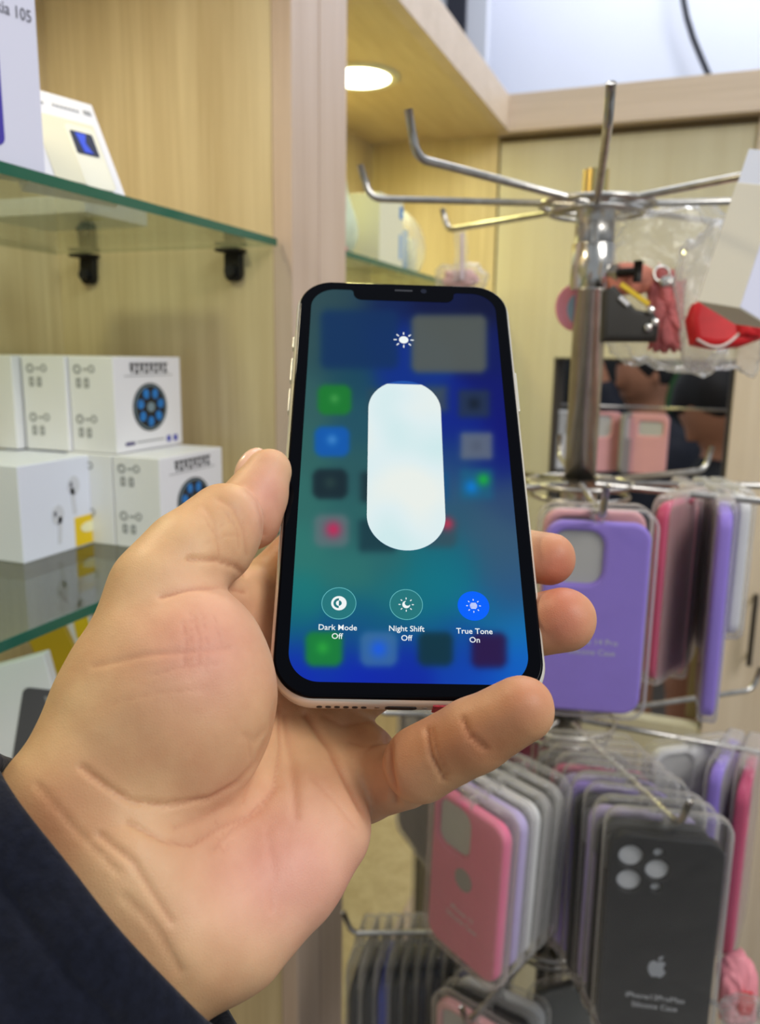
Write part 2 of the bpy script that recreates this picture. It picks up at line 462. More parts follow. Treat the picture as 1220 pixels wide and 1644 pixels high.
# cable hanging down the painted wall
cb = [on(x, y, 1, WY + .50) for x, y in ((1094, -60), (1097, 0), (1103, 30), (1113, 62), (1126, 94), (1141, 128), (1150, 150), (1152, 200))]
o = MB().tube(cb, .0062, 10).build('cable', mat('black_braided_cable', (44, 48, 58), .55, bump=1.5, nscale=400), smooth=True)
tag(o, 'thick black cable hanging in a curve on the white wall above the wooden rail', 'cable')

# door handle
hp = on(1208, 1010, 1, WY - .03)
h = thing('door_handle', 'slim dark vertical pull handle on the pale door at the right', 'handle', hp)
MB().b2((-.004, -.004, -.062), (.004, .004, .058)).build('grip', mat('handle_metal', (92, 84, 74), .35, .8), h, bevel=.0015)
for zz in (-.05, .046):
    MB().tube([(0, 0, zz), (0, .024, zz)], .003, 8).build('post', DARKM, h)

# recessed lamp in the soffit of the second bay
dl = thing('ceiling_downlight', 'round recessed downlight glowing warm white in the wooden soffit', 'lamp', (lx, ly, Z(.352)))
v = []; f = []; prof = [(.040, -.0005), (.040, -.003), (.049, -.004), (.053, -.0015), (.053, 0)]
for i in range(48):
    a = 2 * math.pi * i / 48
    v += [(r * math.cos(a), r * math.sin(a), z) for r, z in prof]
for i in range(48):
    for j in range(4):
        f.append((i * 5 + j, i * 5 + j + 1, ((i + 1) % 48) * 5 + j + 1, ((i + 1) % 48) * 5 + j))
mesh('trim_ring', v, f, mat('lamp_ring', (226, 220, 190), .3), dl, True)
LAMPM = mat('lamp_glow', (255, 250, 214), .5, emit=9.0)
put('diffuser', plate_mesh([circ(0, 0, .0405, 40)], .002), LAMPM, dl, Matrix.Translation((0, 0, -.0022)))
def downlamp(x, y, pw, col=(.98, .92, .34)):
    l = bpy.data.lights.new('downlight_lamp', 'AREA'); l.shape = 'DISK'; l.size = .075; l.energy = pw; l.color = col
    o = bpy.data.objects.new('downlight_lamp', l); COL.objects.link(o); o.location = (x, y, Z(.352) - .006)
    return o
downlamp(lx, ly, 1.6)
downlamp(-.44, .24, 1.4, (1.0, .88, .62))      # the same lamp in the near bay, above the frame

# ------------------------------------------------------------------ glass shelves and their clips
def glass_shelf(y0, y1, ztop, label, corner=.0):
    t = thing('glass_shelf', label, 'shelf', (BX, y0, Z(ztop)))
    W, L, T = FX + .002 - BX, y1 - y0, .006
    MB().b2((0, 0, -T), (W - .0006, L, 0)).build('glass_pane', SHELF_GLASS, t)
    MB().b2((W - .0005, 0, -T), (W + .0003, L, 0)).build('front_edge', GLASS_EDGE, t)
    return t
glass_shelf(-.35, DY0 - .004, .090, 'upper glass shelf with green front edge, holding the white phone boxes')
glass_shelf(-.35, DY0 - .004, -.151, 'lower glass shelf with dark green edge under the stacked white boxes')
glass_shelf(DY1 + .002, WY - .004, .097, 'glass shelf behind the phone top, in the bay under the downlight')
def clip(x, z, label):
    t = thing('shelf_bracket', label, 'bracket', (x, DY0, Z(z)))
    MB().b2((-.011, -.016, -.003), (.011, 0, 0)).build('rest', DARKM, t, bevel=.001)
    put('stem', plate_mesh([rrect(.016, .026, .006)], .006, .001), DARKM, t, Matrix.Translation((0, -.003, -.013)) @ Matrix.Rotation(math.pi / 2, 4, 'X'))
    MB().tube([(0, -.004, -.018), (0, -.012, -.018)], .0045, 12).build('screw', BLACK_INK, t)
    return t
clip(on(378, 400, 1, DY0)[0], .083, 'dark metal bracket under the right end of the upper glass shelf')
clip(on(145, 412, 1, DY0)[0], .083, 'dark metal bracket under the upper glass shelf, left of the other one')

# ================================================================== BOXES ON THE SHELVES
def carton(name, label, lo, hi, m=WHITE_CARD, group=None, R=None, loc=None, cat='box'):
    lo = np.array(lo); hi = np.array(hi)
    base = np.array([(lo[0] + hi[0]) / 2, (lo[1] + hi[1]) / 2, lo[2]])
    t = thing(name, label, cat, base if loc is None else loc, group, R)
    d = (hi - lo) / 2
    MB().b2((-d[0], -d[1], 0), (d[0], d[1], hi[2] - lo[2])).build('body', m, t, bevel=.0008)
    return t, d * 2
RX = frame((0, 1, 0), (0, 0, 1), (1, 0, 0)).to_4x4()      # decal frame on a +x face: text reads along +y
RF = frame((1, 0, 0), (0, 0, 1), (0, -1, 0)).to_4x4()     # on a -y face
def decal(me, m, t, M, name='printed_mark'):
    return put(name, me, m, t, M, smooth=False)
def joined(meshes):
    """join several mesh datablocks placed by matrices into one"""
    bm = bmesh.new()
    for me, M in meshes:
        t = me.copy(); t.transform(M); bm.from_mesh(t); bpy.data.meshes.remove(t)
    out = bpy.data.meshes.new('j'); bm.to_mesh(out); bm.free(); return out
T4 = Matrix.Translation
DIAL = mat('dark_dial', (26, 30, 36), .3); DIALB = mat('blue_dial_petal', (32, 120, 196), .35, noise=.25, nscale=200); SILV = mat('silver_print', (120, 140, 150), .4)
def watch_box(lo, hi, label, face=True):
    t, d = carton('earbud_box', label, lo, hi, WHITE_CARD, 'white boxes stacked on the lower glass shelf')
    w, dep, h = d
    if face:
        C = T4((w / 2 + .0002, 0, h * .46)) @ RX
        ry = h * .262; rx = dep * .255
        k = decal(plate_mesh([circ(0, 0, rx, 36, ry)], .0006), DIAL, t, C, 'printed_dial')
        pet = []
        for i in range(7):
            a = 2 * math.pi * i / 7 + .2
            pet.append((plate_mesh([circ(0, 0, rx * .185, 12, ry * .20)], .0006), T4((rx * .60 * math.cos(a), ry * .60 * math.sin(a), .0004)) @ Matrix.Rotation(a, 4, 'Z')))
        decal(joined(pet), DIALB, k, Matrix.Identity(4), 'petals')
        hub = joined([(plate_mesh([circ(0, 0, rx * .22, 16, ry * .2)], .0006), T4((0, 0, .0006))), (plate_mesh([circ(0, 0, rx * .93, 32, ry * .93), circ(0, 0, rx * .88, 32, ry * .88)], .0006), T4((0, 0, .0005)))])
        decal(hub, SILV, k, Matrix.Identity(4), 'hub')
        # heavy title characters over a fine line
        g = MB()
        for i in range(8):
            y = (-.25 + .5 * i / 7) * dep; z = h * .885; s = dep * .028
            g.b2((0, y - s, z + s * .9), (.0004, y + s, z + s * 1.6)).b2((0, y - s * .3, z - s * 1.6), (.0004, y + s * .35, z + s * 1.2))
            if i % 2: g.b2((0, y - s, z - s * 1.7), (.0004, y + s, z - s * 1.0))
            else: g.b2((0, y - s, z - s * .4), (.0004, y + s, z + s * .2))
        g.build('title', BLACK_INK, t, M=T4((w / 2 + .0001, 0, 0)))
        g = MB().b2((0, -.36 * dep, h * .80), (.0003, .36 * dep, h * .808))
        g.build('fine_line', GREY_INK, t, M=T4((w / 2 + .0001, 0, 0)))
        MB().b2((0, -.22 * dep, h * .085), (.0003, .20 * dep, h * .10)).build('fine_line', GREY_INK, t, M=T4((w / 2 + .0001, 0, 0)))
        g = MB().b2((0, -.38 * dep, h * .07), (.0003, -.25 * dep, h * .105)); g.build('small_print', mat('dark_violet_print', (60, 52, 110), .5), t, M=T4((w / 2 + .0001, 0, 0)))
        g = MB()
        for y in (.24, .35): g.b2((0, y * dep, h * .05), (.0003, (y + .06) * dep, h * .12))
        g.build('blue_marks', BLUE_INK, t, M=T4((w / 2 + .0001, 0, 0)))
    # logos and marks on the side that faces the camera
    def logos(z):
        q = []
        q.append((plate_mesh([circ(0, 0, w * .085, 16), circ(0, 0, w * .05, 16)], .0004), T4((-w * .30, z + h * .07, 0))))
        q.append((plate_mesh([rrect(w * .1, h * .02, .0004)], .0004), T4((-w * .12, z + h * .07, 0))))
        q.append((plate_mesh([circ(0, 0, w * .07, 12), circ(0, 0, w * .045, 12)], .0004), T4((w * .02, z + h * .075, 0))))
        for x in (-.28, -.10): q.append((plate_mesh([rrect(w * .10, h * .10, .001), rrect(w * .035, h * .055, .0004)], .0004), T4((w * x, z - h * .07, 0))))
        return q
    for zz in (h * .80, h * .28): decal(joined(logos(zz)), GREY_INK, t, T4((0, -dep / 2 - .0002, 0)) @ RF, 'side_logos')
    return t
ZS = -.151
# lower row
watch_box((-.412, .500, Z(ZS)), (-.369, .587, Z(ZS + .071)), 'white box with blue round dial, lowest right of the stack, beside the thumb')
watch_box((-.456, .500, Z(ZS)), (-.413, .587, Z(ZS + .071)), 'white box squeezed between the earbud carton and the lower dial box', face=False)
watch_box((-.500, .520, Z(ZS)), (-.458, .600, Z(ZS + .071)), 'white box hidden behind the earbud carton, its top just showing', face=False)
# upper row: from corners read in the photo
yu = .505
pA = on(186, 729, 1, yu)
zt = ZS + .0715
wA = .0425
xa = on(185, 660, 1, yu)[0]
watch_box((xa - wA, yu, Z(zt)), (xa, yu + .086, Z(zt + .0735)), 'white box with blue round dial on top of the stack')
watch_box((xa - 2 * wA - .001, yu - .003, Z(zt)), (xa - wA - .001, yu + .083, Z(zt + .0735)), 'white box in the upper row, directly left of the one showing a dial', face=False)
watch_box((xa - 3 * wA - .004, yu - .010, Z(zt)), (xa - 2 * wA - .004, yu + .076, Z(zt + .0735)), 'white box at the left end of the upper row', face=False)

# carton with earbuds pictured
t, d = carton('earbud_carton', 'white carton picturing two earbuds, yellow sticker at its lower corner', (-.520, .429, Z(ZS)), (-.435, .512, Z(ZS + .070)), mat('blueish_white_card', (226, 230, 244), .4))
w, dep, h = d
BUD = mat('bud_print_grey', (208, 210, 218), .5); BUDD = mat('bud_print_dark', (104, 104, 116), .5)
for (cx, cz, s, lab) in ((.012, .70, 1, 'raised'), (-.006, .42, -1, 'low')):
    hd = plate_mesh([circ(0, 0, .0062, 20, .0075)], .0005)
    st = plate_mesh([rrect(.004, .021, .002)], .0005)
    decal(joined([(hd, T4((0, 0, 0))), (st, T4((-.001 * s, -.012, 0)) @ Matrix.Rotation(.1 * s, 4, 'Z'))]), BUD, t, T4((w / 2 + .0002, cx, h * cz)) @ RX, 'printed_earbud')
    decal(plate_mesh([circ(-.003, .001, .0013, 12, .0022)], .0004), BUDD, t, T4((w / 2 + .0006, cx, h * cz)) @ RX, 'printed_earbud_mesh')
k = decal(plate_mesh([rrect(.030, .0225, .001)], .0006), YELLOW, t, T4((w / 2 + .0003, dep / 2 - .0155, .0125)) @ RX, 'yellow_sticker')
decal(plate_mesh([circ(0, 0, .0095, 20, .0042)], .0004), mat('pale_print', (240, 236, 190), .5), k, T4((0, .002, .0006)), 'sticker_logo')

# upper shelf: tall phone carton cut by the frame
zu = .0905
c = on(74, 283, 2, Z(zu))
t, d = carton('phone_carton', 'tall white phone box with blue phone picture, nearest on the upper glass shelf', (c[0] - .058, c[1], Z(zu)), (c[0], c[1] + .030, Z(zu + .0915)), mat('lilac_white_card', (226, 226, 244), .35))
w, dep, h = d
_a = math.radians(75)
_R = Matrix.Rotation(_a, 3, 'Z'); _o = _R @ Vector((w / 2, -dep / 2, 0))
t.rotation_euler = (0, 0, _a); t.location = (c[0] - _o.x, c[1] - _o.y, Z(zu))
_n = np.array([math.sin(_a), -math.cos(_a), 0]); _u = np.array([math.cos(_a), math.sin(_a), 0])
def face_xz(px, py):
    r = CI @ np.array([(px - 610) / F, (py - 822) / F, 1.0]); k = ((c - ORG) @ _n) / (r @ _n); p = r * k + ORG
    return w / 2 + float((p - c) @ _u), float(p[2] - c[2])
tx, tz = face_xz(53, 30)
decal(text_mesh('Nokia 105', .0082, .0001), mat('dark_grey_print', (92, 92, 104), .5), t, T4((tx - .0150, -dep / 2 - .0003, tz)) @ RF @ Matrix.Diagonal((.82, 1, 1, 1)), 'lettering')
x8, z0_ = face_xz(8, 235); _, z1_ = face_xz(4, 70)
k = decal(plate_mesh([rrect(.020, z1_ - z0_, .004)], .0005), mat('violet_blue_print', (72, 60, 170), .4), t, T4((x8 - .010, -dep / 2 - .0002, (z0_ + z1_) / 2)) @ RF, 'printed_phone')

# leaning white carton with a keypad phone picture
bl = on(80, 300, 2, Z(zu)); br = on(203, 317, 2, Z(zu))

t = thing('phone_carton', 'white carton leaning back on the upper glass shelf, keypad phone pictured', 'box', on(203, 317, 2, Z(zu)), None, Matrix.Rotation(math.radians(75), 3, 'Z'))
H = .064
Ml = Matrix.Rotation(-.48, 4, 'X')
MB().b2((-.062, 0, .0), (0, .012, H)).build('body', WHITE_CARD, t, bevel=.0008, M=Ml @ T4((0, 0, .0002)))
def lf(me, m, x, z, nm='printed_mark', par=None, dy=-.0003): return put(nm, me, m, par or t, Ml @ T4((x, dy, z)) @ RF, smooth=False)
lf(plate_mesh([rrect(.040, H * .68, .001)], .0004), mat('cream_print', (226, 222, 196), .5), -.026, H * .40, 'cream_panel')
lf(plate_mesh([rrect(.020, H * .66, .003)], .0004), mat('pale_cream_print', (236, 234, 216), .5), -.017, H * .36, 'printed_phone', dy=-.0006)
lf(plate_mesh([rrect(.015, H * .24, .001)], .0004), mat('dark_screen_print', (28, 32, 60), .3), -.0175, H * .50, 'printed_screen', dy=-.0010)
lf(plate_mesh([[(-.004, .0065), (.003, .0065), (.001, 0), (.004, -.0065), (-.002, -.0065), (-.003, 0)]], .0003), mat('blue_screen_print', (50, 80, 220), .3), -.018, H * .50, 'printed_wallpaper', dy=-.0013)
g = MB()
for i in range(7): g.b2((-.030 + i * .0026, -.0004, H * .86), (-.030 + i * .0026 + .0017, 0, H * .88))
g.b2((-.009, -.0004, H * .86), (-.004, 0, H * .90)); g.b2((-.038, -.0004, H * .85), (-.036, 0, H * .87))
g.build('lettering', GREY_INK, t, M=Ml)

# flat white accessory box lying on the upper glass shelf behind the cartons, seen from below
c0 = on(110, 360, 2, Z(zu))
t, d = carton('flat_box', 'flat white box lying on the upper glass shelf, seen through the glass', (c0[0] - .045, c0[1] - .04, Z(zu)), (c0[0] + .050, c0[1] + .028, Z(zu) + .012))
put('green_label', plate_mesh([rrect(.014, .010, .001)], .0003), mat('pale_green_label', (190, 196, 120), .5), t, T4((.034, -.01, -.0003)), smooth=False)

# ================================================================== THE PHONE
PQ = np.array([-0.5348582, -0.03725715, 0.01467994]); PT = np.array([0.00837361, -0.01703608, 0.26000962])
th = np.linalg.norm(PQ); kx = PQ / th
Kx = np.array([[0, -kx[2], kx[1]], [kx[2], 0, -kx[0]], [-kx[1], kx[0], 0]])
PR = np.eye(3) + math.sin(th) * Kx + (1 - math.cos(th)) * Kx @ Kx
PW, PH, PD = .0757, .1577, .0083
# phone axes in the world: x right, y up the phone, z out of the screen
ax_x = CI @ PR[:, 0]; ax_y = -(CI @ PR[:, 1]); ax_z = -(CI @ PR[:, 2])
PM = frame(ax_x, ax_y, ax_z)
pc = cw(PT)
ph = thing('smartphone', 'white-framed smartphone held upright in the hand, brightness slider on its lit screen', 'phone', pc, R=PM)
def PL(px, py, lift=0.0):
    """photo pixel -> phone plane (x right, y up)"""
    r = np.array([(px - 610) / F, (py - 822) / F, 1.0]); n = PR[:, 2]
    p = r * ((PT @ n) / (r @ n)) - PT
    return float(p @ PR[:, 0]), float(-(p @ PR[:, 1]))
FRAME_M = mat('white_aluminium_frame', (226, 222, 210), .22, .35)
put('frame', plate_mesh([rrect(PW + .0022, PH + .0022, .0128, 14)], PD, .0030, 5), FRAME_M, ph, T4((0, 0, -PD / 2 - .0006)))
put('front_glass', plate_mesh([rrect(PW, PH, .0118, 14)], .0022, .0010, 4), mat('black_phone_glass', (3, 4, 10), .04, spec=.12), ph, T4((0, 0, -.0011)))
# side keys
for nm, (xa_, ya_), (xb_, yb_), side in (('mute_switch', (466, 529), (464, 547), -1), ('volume_button', (463, 563), (460, 600), -1), ('volume_button', (459, 612), (455, 650), -1), ('side_button', (832, 588), (838, 650), 1)):
    y1, y2 = PL(xa_, ya_)[1], PL(xb_, yb_)[1]
    MB().b2((side * (PW / 2 + .0008), y2, -.0060), (side * (PW / 2 + .0018), y1, -.0034)).build(nm, FRAME_M, ph, bevel=.0004)
# lower rim: speaker slots, connector, screws, red sticker
for i in range(6):
    x = PL(512 + i * 14.5, 1120)[0]
    MB().tube([(x, -PH / 2 - .0009, -.0048), (x, -PH / 2 - .00125, -.0048)], .0008, 10).build('speaker_hole', BLACK_INK, ph)
for px in (606, 684):
    x = PL(px, 1120)[0]
    MB().tube([(x, -PH / 2 - .0009, -.0048), (x, -PH / 2 - .0012, -.0048)], .0007, 10).build('screw', STEEL, ph)
x = PL(645, 1120)[0]
put('charging_port', plate_mesh([rrect(.0088, .0026, .0013)], .0004), BLACK_INK, ph, T4((x, -PH / 2 - .0011, -.0048)) @ Matrix.Rotation(math.pi / 2, 4, 'X'), smooth=False)
x = PL(733, 1120)[0]
tag(MB().b2((x - .0062, -PH / 2 - .00135, -.0078), (x + .006, -PH / 2 - .0010, -.0022)).build('sticker', mat('red_sticker', (190, 30, 50), .4, noise=.5, nscale=900), ph), 'torn red sticker on the lower rim')
# camera bump on the back
put('camera_bump', plate_mesh([rrect(.016, .030, .007)], .0016, .0005), BLACK_INK, ph, T4((PW / 2 - .014, PH / 2 - .023, -PD - .0010)))

# ---- the lit display: a fine grid whose colours are the picture it shows
bz = .0043
SW, SH = PW - 2 * bz, PH - 2 * bz
ctl = [(500, 480, 45, 75, 80), (520, 560, 44, 78, 82), (560, 470, 40, 70, 78), (620, 480, 5, 30, 80), (700, 480, 3, 16, 62), (790, 480, 3, 12, 52), (640, 560, 3, 42, 130), (650, 600, 3, 45, 135), (800, 560, 3, 20, 90), (560, 600, 20, 70, 90),
       (495, 640, 48, 92, 92), (490, 720, 46, 98, 94), (575, 680, 30, 80, 96), (570, 750, 40, 88, 92), (740, 680, 3, 32, 132), (810, 640, 4, 16, 104), (820, 700, 4, 10, 112), (800, 740, 8, 30, 118), (730, 740, 20, 58, 120), (720, 780, 46, 84, 118), (810, 800, 44, 72, 110),
       (485, 800, 46, 106, 100), (480, 880, 44, 116, 108), (560, 840, 40, 96, 96), (560, 920, 42, 112, 108), (630, 900, 40, 102, 104), (700, 870, 28, 98, 112), (740, 830, 42, 84, 108), (790, 880, 52, 86, 114), (820, 960, 40, 84, 128), (720, 930, 4, 116, 134), (690, 970, 4, 112, 130), (640, 950, 24, 108, 116),
       (480, 960, 22, 118, 118), (470, 1010, 4, 96, 120), (560, 990, 10, 100, 118), (620, 1010, 6, 88, 124), (700, 1010, 4, 86, 136), (770, 980, 6, 104, 150), (830, 1010, 10, 110, 172), (465, 1060, 4, 52, 168), (480, 1090, 4, 34, 178), (560, 1020, 6, 66, 140), (560, 1085, 3, 36, 172), (650, 1060, 4, 48, 160), (650, 1090, 3, 34, 160), (740, 1040, 4, 66, 160), (740, 1085, 4, 60, 172), (840, 1060, 4, 96, 190), (835, 1095, 4, 92, 192), (780, 1095, 3, 74, 182), (700, 900, 10, 112, 126), (670, 940, 6, 114, 130), (740, 900, 8, 104, 128), (770, 860, 54, 88, 114), (620, 1090, 3, 36, 168), (520, 1060, 4, 58, 160), (800, 920, 46, 88, 122)]
icons = [(577, 545, 62, 47, 14, 6, 46, 92, 9, .9), (721, 552, 61, 47, 14, 84, 90, 84, 7, .95),
         (537, 642, 27, 24, 14, 22, 122, 44, 5, .95), (612, 645, 22, 22, 8, 40, 70, 84, 7, .8), (700, 640, 18, 20, 7, 90, 96, 60, 10, .6), (761, 648, 25, 22, 8, 34, 50, 74, 7, .9),
         (533, 709, 28, 24, 14, 8, 88, 176, 5, .95), (765, 716, 26, 22, 8, 98, 108, 122, 7, .9), (530, 777, 28, 24, 14, 18, 38, 46, 6, .95), (595, 782, 16, 24, 8, 20, 40, 48, 8, .8), (765, 777, 26, 24, 8, 20, 100, 130, 9, .7), (705, 780, 14, 22, 8, 10, 80, 130, 9, .8),
         (532, 852, 28, 26, 14, 92, 112, 116, 7, .85), (606, 860, 30, 26, 9, 20, 56, 66, 8, .9), (705, 855, 28, 24, 14, 54, 76, 88, 8, .8),
         (520, 1042, 30, 28, 15, 20, 128, 52, 6, .95), (608, 1042, 30, 28, 15, 60, 110, 160, 7, .85), (699, 1042, 28, 27, 14, 6, 50, 62, 7, .95), (785, 1044, 28, 28, 14, 42, 16, 66, 8, .95)]
blobs = [(535, 850, 15, 196, 36, 84), (718, 841, 12, 190, 50, 80), (757, 782, 13, 0, 120, 210), (776, 770, 12, 20, 170, 60), (608, 1042, 16, 20, 90, 230), (537, 640, 9, 60, 150, 70), (533, 706, 10, 60, 130, 200), (761, 648, 12, 14, 28, 44), (765, 716, 12, 80, 90, 110), (518, 1040, 12, 40, 160, 60), (530, 775, 12, 36, 60, 60)]
nx, ny = 190, 400
gx = np.linspace(-SW / 2, SW / 2, nx); gy = np.linspace(SH / 2, -SH / 2, ny)
X, Y = np.meshgrid(gx, gy)
P3 = PT + X[..., None] * PR[:, 0] - Y[..., None] * PR[:, 1]
PXX = 610 + F * P3[..., 0] / P3[..., 2]; PYY = 822 + F * P3[..., 1] / P3[..., 2]
num = np.zeros((ny, nx, 3)); den = np.zeros((ny, nx, 1))
for x, y, r, g_, b_ in ctl:
    w_ = np.exp(-((PXX - x) ** 2 + (PYY - y) ** 2) / (2 * 27.0 ** 2))[..., None] + 1e-9
    num += w_ * np.array([r, g_, b_]); den += w_
img = num / den
for x, y, hw, hh, r_, r, g_, b_, soft, op in icons:
    qx = np.abs(PXX - x) - hw + r_; qy = np.abs(PYY - y) - hh + r_
    sd = np.hypot(np.maximum(qx, 0), np.maximum(qy, 0)) + np.minimum(np.maximum(qx, qy), 0) - r_
    a_ = (op / (1 + np.exp(np.clip(sd / (soft * .38), -30, 30))))[..., None]
    img = img * (1 - a_) + a_ * np.array([r, g_, b_])
for x, y, rad, r, g_, b_ in blobs:
    a_ = (.85 * np.exp(-((PXX - x) ** 2 + (PYY - y) ** 2) / (2 * (rad * .62) ** 2)))[..., None]
    img = img * (1 - a_) + a_ * np.array([r, g_, b_])
# rounded display corners and the notch
rr_ = .0088
qx = np.abs(X) - SW / 2 + rr_; qy = np.abs(Y) - SH / 2 + rr_
sd = np.hypot(np.maximum(qx, 0), np.maximum(qy, 0)) + np.minimum(np.maximum(qx, qy), 0) - rr_
nxc, nyy = 0.0, PL(620, 483)[1]
nw = (PL(727, 470)[0] - PL(567, 470)[0]) / 2
qx = np.abs(X - nxc) - nw + .003; qy = (nyy - Y) + .003
sn = np.hypot(np.maximum(qx, 0), np.maximum(qy, 0)) + np.minimum(np.maximum(qx, qy), 0) - .003
keep = (sd < .0012)
colr = np.stack([lin(c) for c in img.reshape(-1, 3)])
idx = np.arange(nx * ny).reshape(ny, nx)
fk = keep[:-1, :-1] & keep[1:, :-1] & keep[:-1, 1:] & keep[1:, 1:]
quads = np.stack([idx[:-1, :-1][fk], idx[1:, :-1][fk], idx[1:, 1:][fk], idx[:-1, 1:][fk]], 1)
used, inv = np.unique(quads, return_inverse=True); quads = inv.reshape(quads.shape)
V = np.stack([X.ravel(), Y.ravel(), np.full(nx * ny, .00003)], 1)[used]
def screen_mat():
    m = bpy.data.materials.new('lit_display'); m.use_nodes = True; nt = m.node_tree
    b = nt.nodes['Principled BSDF']; vc = nt.nodes.new('ShaderNodeVertexColor'); vc.layer_name = 'picture'
    b.inputs['Base Color'].default_value = (0.003, 0.003, 0.005, 1); b.inputs['Roughness'].default_value = .05; b.inputs['Specular IOR Level'].default_value = .13
    nt.links.new(vc.outputs[0], b.inputs['Emission Color']); b.inputs['Emission Strength'].default_value = .97
    return m
fast_mesh('display', V, quads, screen_mat(), ph, {'picture': colr[used]}, smooth=False)

# black border round the display, with the notch
def arc(cx, cy, r, a0, a1, n): return [(cx + r * math.cos(a0 + (a1 - a0) * i / n), cy + r * math.sin(a0 + (a1 - a0) * i / n)) for i in range(n + 1)]
hx_, hy_, nr, ns_ = SW / 2, SH / 2, .0032, .0014
hole = arc(hx_ - rr_, hy_ - rr_, rr_, 0, math.pi / 2, 16)
hole += arc(nw + ns_, hy_ - ns_, ns_, math.pi / 2, math.pi, 6) + arc(nw - nr, nyy + nr, nr, 0, -math.pi / 2, 8)
hole += arc(-nw + nr, nyy + nr, nr, -math.pi / 2, -math.pi, 8) + arc(-nw - ns_, hy_ - ns_, ns_, 0, math.pi / 2, 6)
hole += arc(-hx_ + rr_, hy_ - rr_, rr_, math.pi / 2, math.pi, 16) + arc(-hx_ + rr_, -hy_ + rr_, rr_, math.pi, 1.5 * math.pi, 16) + arc(hx_ - rr_, -hy_ + rr_, rr_, 1.5 * math.pi, 2 * math.pi, 16)
put('black_bezel', plate_mesh([rrect(PW - .0016, PH - .0016, .0110, 14), hole], .00006), mat('black_phone_glass', (3, 4, 10)), ph, T4((0, 0, .00008)), smooth=False)

# ---- crisp interface elements
def glow(name, rgb, st=1.0):
    m = mat(name, rgb, .2, spec=.1, emit=st); m.node_tree.nodes['Principled BSDF'].inputs['Base Color'].default_value = (0, 0, 0, 1); return m
UIW = glow('ui_white', (240, 246, 246)); UIB = glow('ui_blue', (4, 98, 252)); UIL = glow('ui_pale_ring', (104, 190, 196)); UID = glow('ui_dark_teal', (38, 118, 124))
def ui(name, loops, m, z=.00012, parent=None, label=None):
    o = put(name, plate_mesh(loops, .00006), m, parent or ph, T4((0, 0, z)), smooth=False)
    if label: tag(o, label)
    return o
sl, sr = PL(590, 750)[0], PL(711.5, 750)[0]; stp, sbt = PL(650, 612)[1], PL(650, 884)[1]
sw = sr - sl; sx = (sl + sr) / 2
pts_ = rrect(sw, stp - sbt, sw / 2, 24, sx, (stp + sbt) / 2)
cut = PL(650, 617.5)[1]
ui('slider_track', [pts_], glow('ui_slider_top', (34, 84, 170)), .00008)
fill = [p for p in pts_ if p[1] <= cut]
xs = [p[0] for p in pts_ if p[1] > cut]
# the white fill: the same pill cut off level just under its top
hgt = sw / 2 - (stp - cut); half = math.sqrt(max((sw / 2) ** 2 - hgt ** 2, 0))
right = [p for p in fill if p[0] >= sx]; left = [p for p in fill if p[0] < sx]
poly = []
n_ = 24
def arc(cx, cy, r, a0, a1, n): return [(cx + r * math.cos(a0 + (a1 - a0) * i / n), cy + r * math.sin(a0 + (a1 - a0) * i / n)) for i in range(n + 1)]
aT = math.asin(hgt / (sw / 2))
poly = arc(sx, stp - sw / 2, sw / 2, aT, 0, 16) + arc(sx, sbt + sw / 2, sw / 2, 0, -math.pi, 40) + arc(sx, stp - sw / 2, sw / 2, math.pi, math.pi - aT, 16)
# the fill carries faint tints of the icons behind it
me_pts = np.array(poly)
gx2 = np.linspace(sx - sw / 2, sx + sw / 2, 60); gy2 = np.linspace(sbt, cut, 120)
def white_mat():
    m = bpy.data.materials.new('slider_glow'); m.use_nodes = True; nt = m.node_tree
    b = nt.nodes['Principled BSDF']; tc = nt.nodes.new('ShaderNodeTexCoord'); n = nt.nodes.new('ShaderNodeTexNoise')
    n.inputs['Scale'].default_value = 42; n.inputs['Detail'].default_value = .5
    r = nt.nodes.new('ShaderNodeValToRGB'); e = r.color_ramp.elements
    e[0].position = .34; e[0].color = (*lin((206, 232, 234)), 1); e[1].position = .66; e[1].color = (*lin((232, 238, 232)), 1)
    k = e.new(.5); k.color = (*lin((220, 236, 238)), 1)
    nt.links.new(tc.outputs['Object'], n.inputs['Vector']); nt.links.new(n.outputs['Fac'], r.inputs[0])
    nt.links.new(r.outputs[0], b.inputs['Emission Color']); b.inputs['Emission Strength'].default_value = 1.0
    b.inputs['Base Color'].default_value = (0, 0, 0, 1); b.inputs['Roughness'].default_value = .05
    return m
ui('slider_fill', [poly], white_mat(), .00016)
def local_px(px, py): # photo pixels per local metre at a point, for sizing
    x0, y0 = PL(px, py); x1, y1 = PL(px + 1, py + 1); return x1 - x0, y0 - y1
def sun(cx, cy, core, r0, r1, n, m, parent, z, wid, name='sun_icon'):
    x, y = PL(cx, cy); s = local_px(cx, cy)[0]
    parts = [(plate_mesh([circ(0, 0, core * s, 24)], .00006), T4((x, y, z)))] if core else []
    for i in range(n):
        a = 2 * math.pi * i / n
        parts.append((plate_mesh([rrect((r1 - r0) * s, wid * s, wid * s * .49, 3)], .00006),
                      T4((x, y, z)) @ Matrix.Rotation(a, 4, 'Z') @ T4(((r0 + r1) / 2 * s, 0, 0))))
    return put(name, joined(parts), m, parent, smooth=False)
sun(648, 546, 7.6, 11, 16.5, 8, UIW, ph, .00012, 2.0, 'brightness_icon')
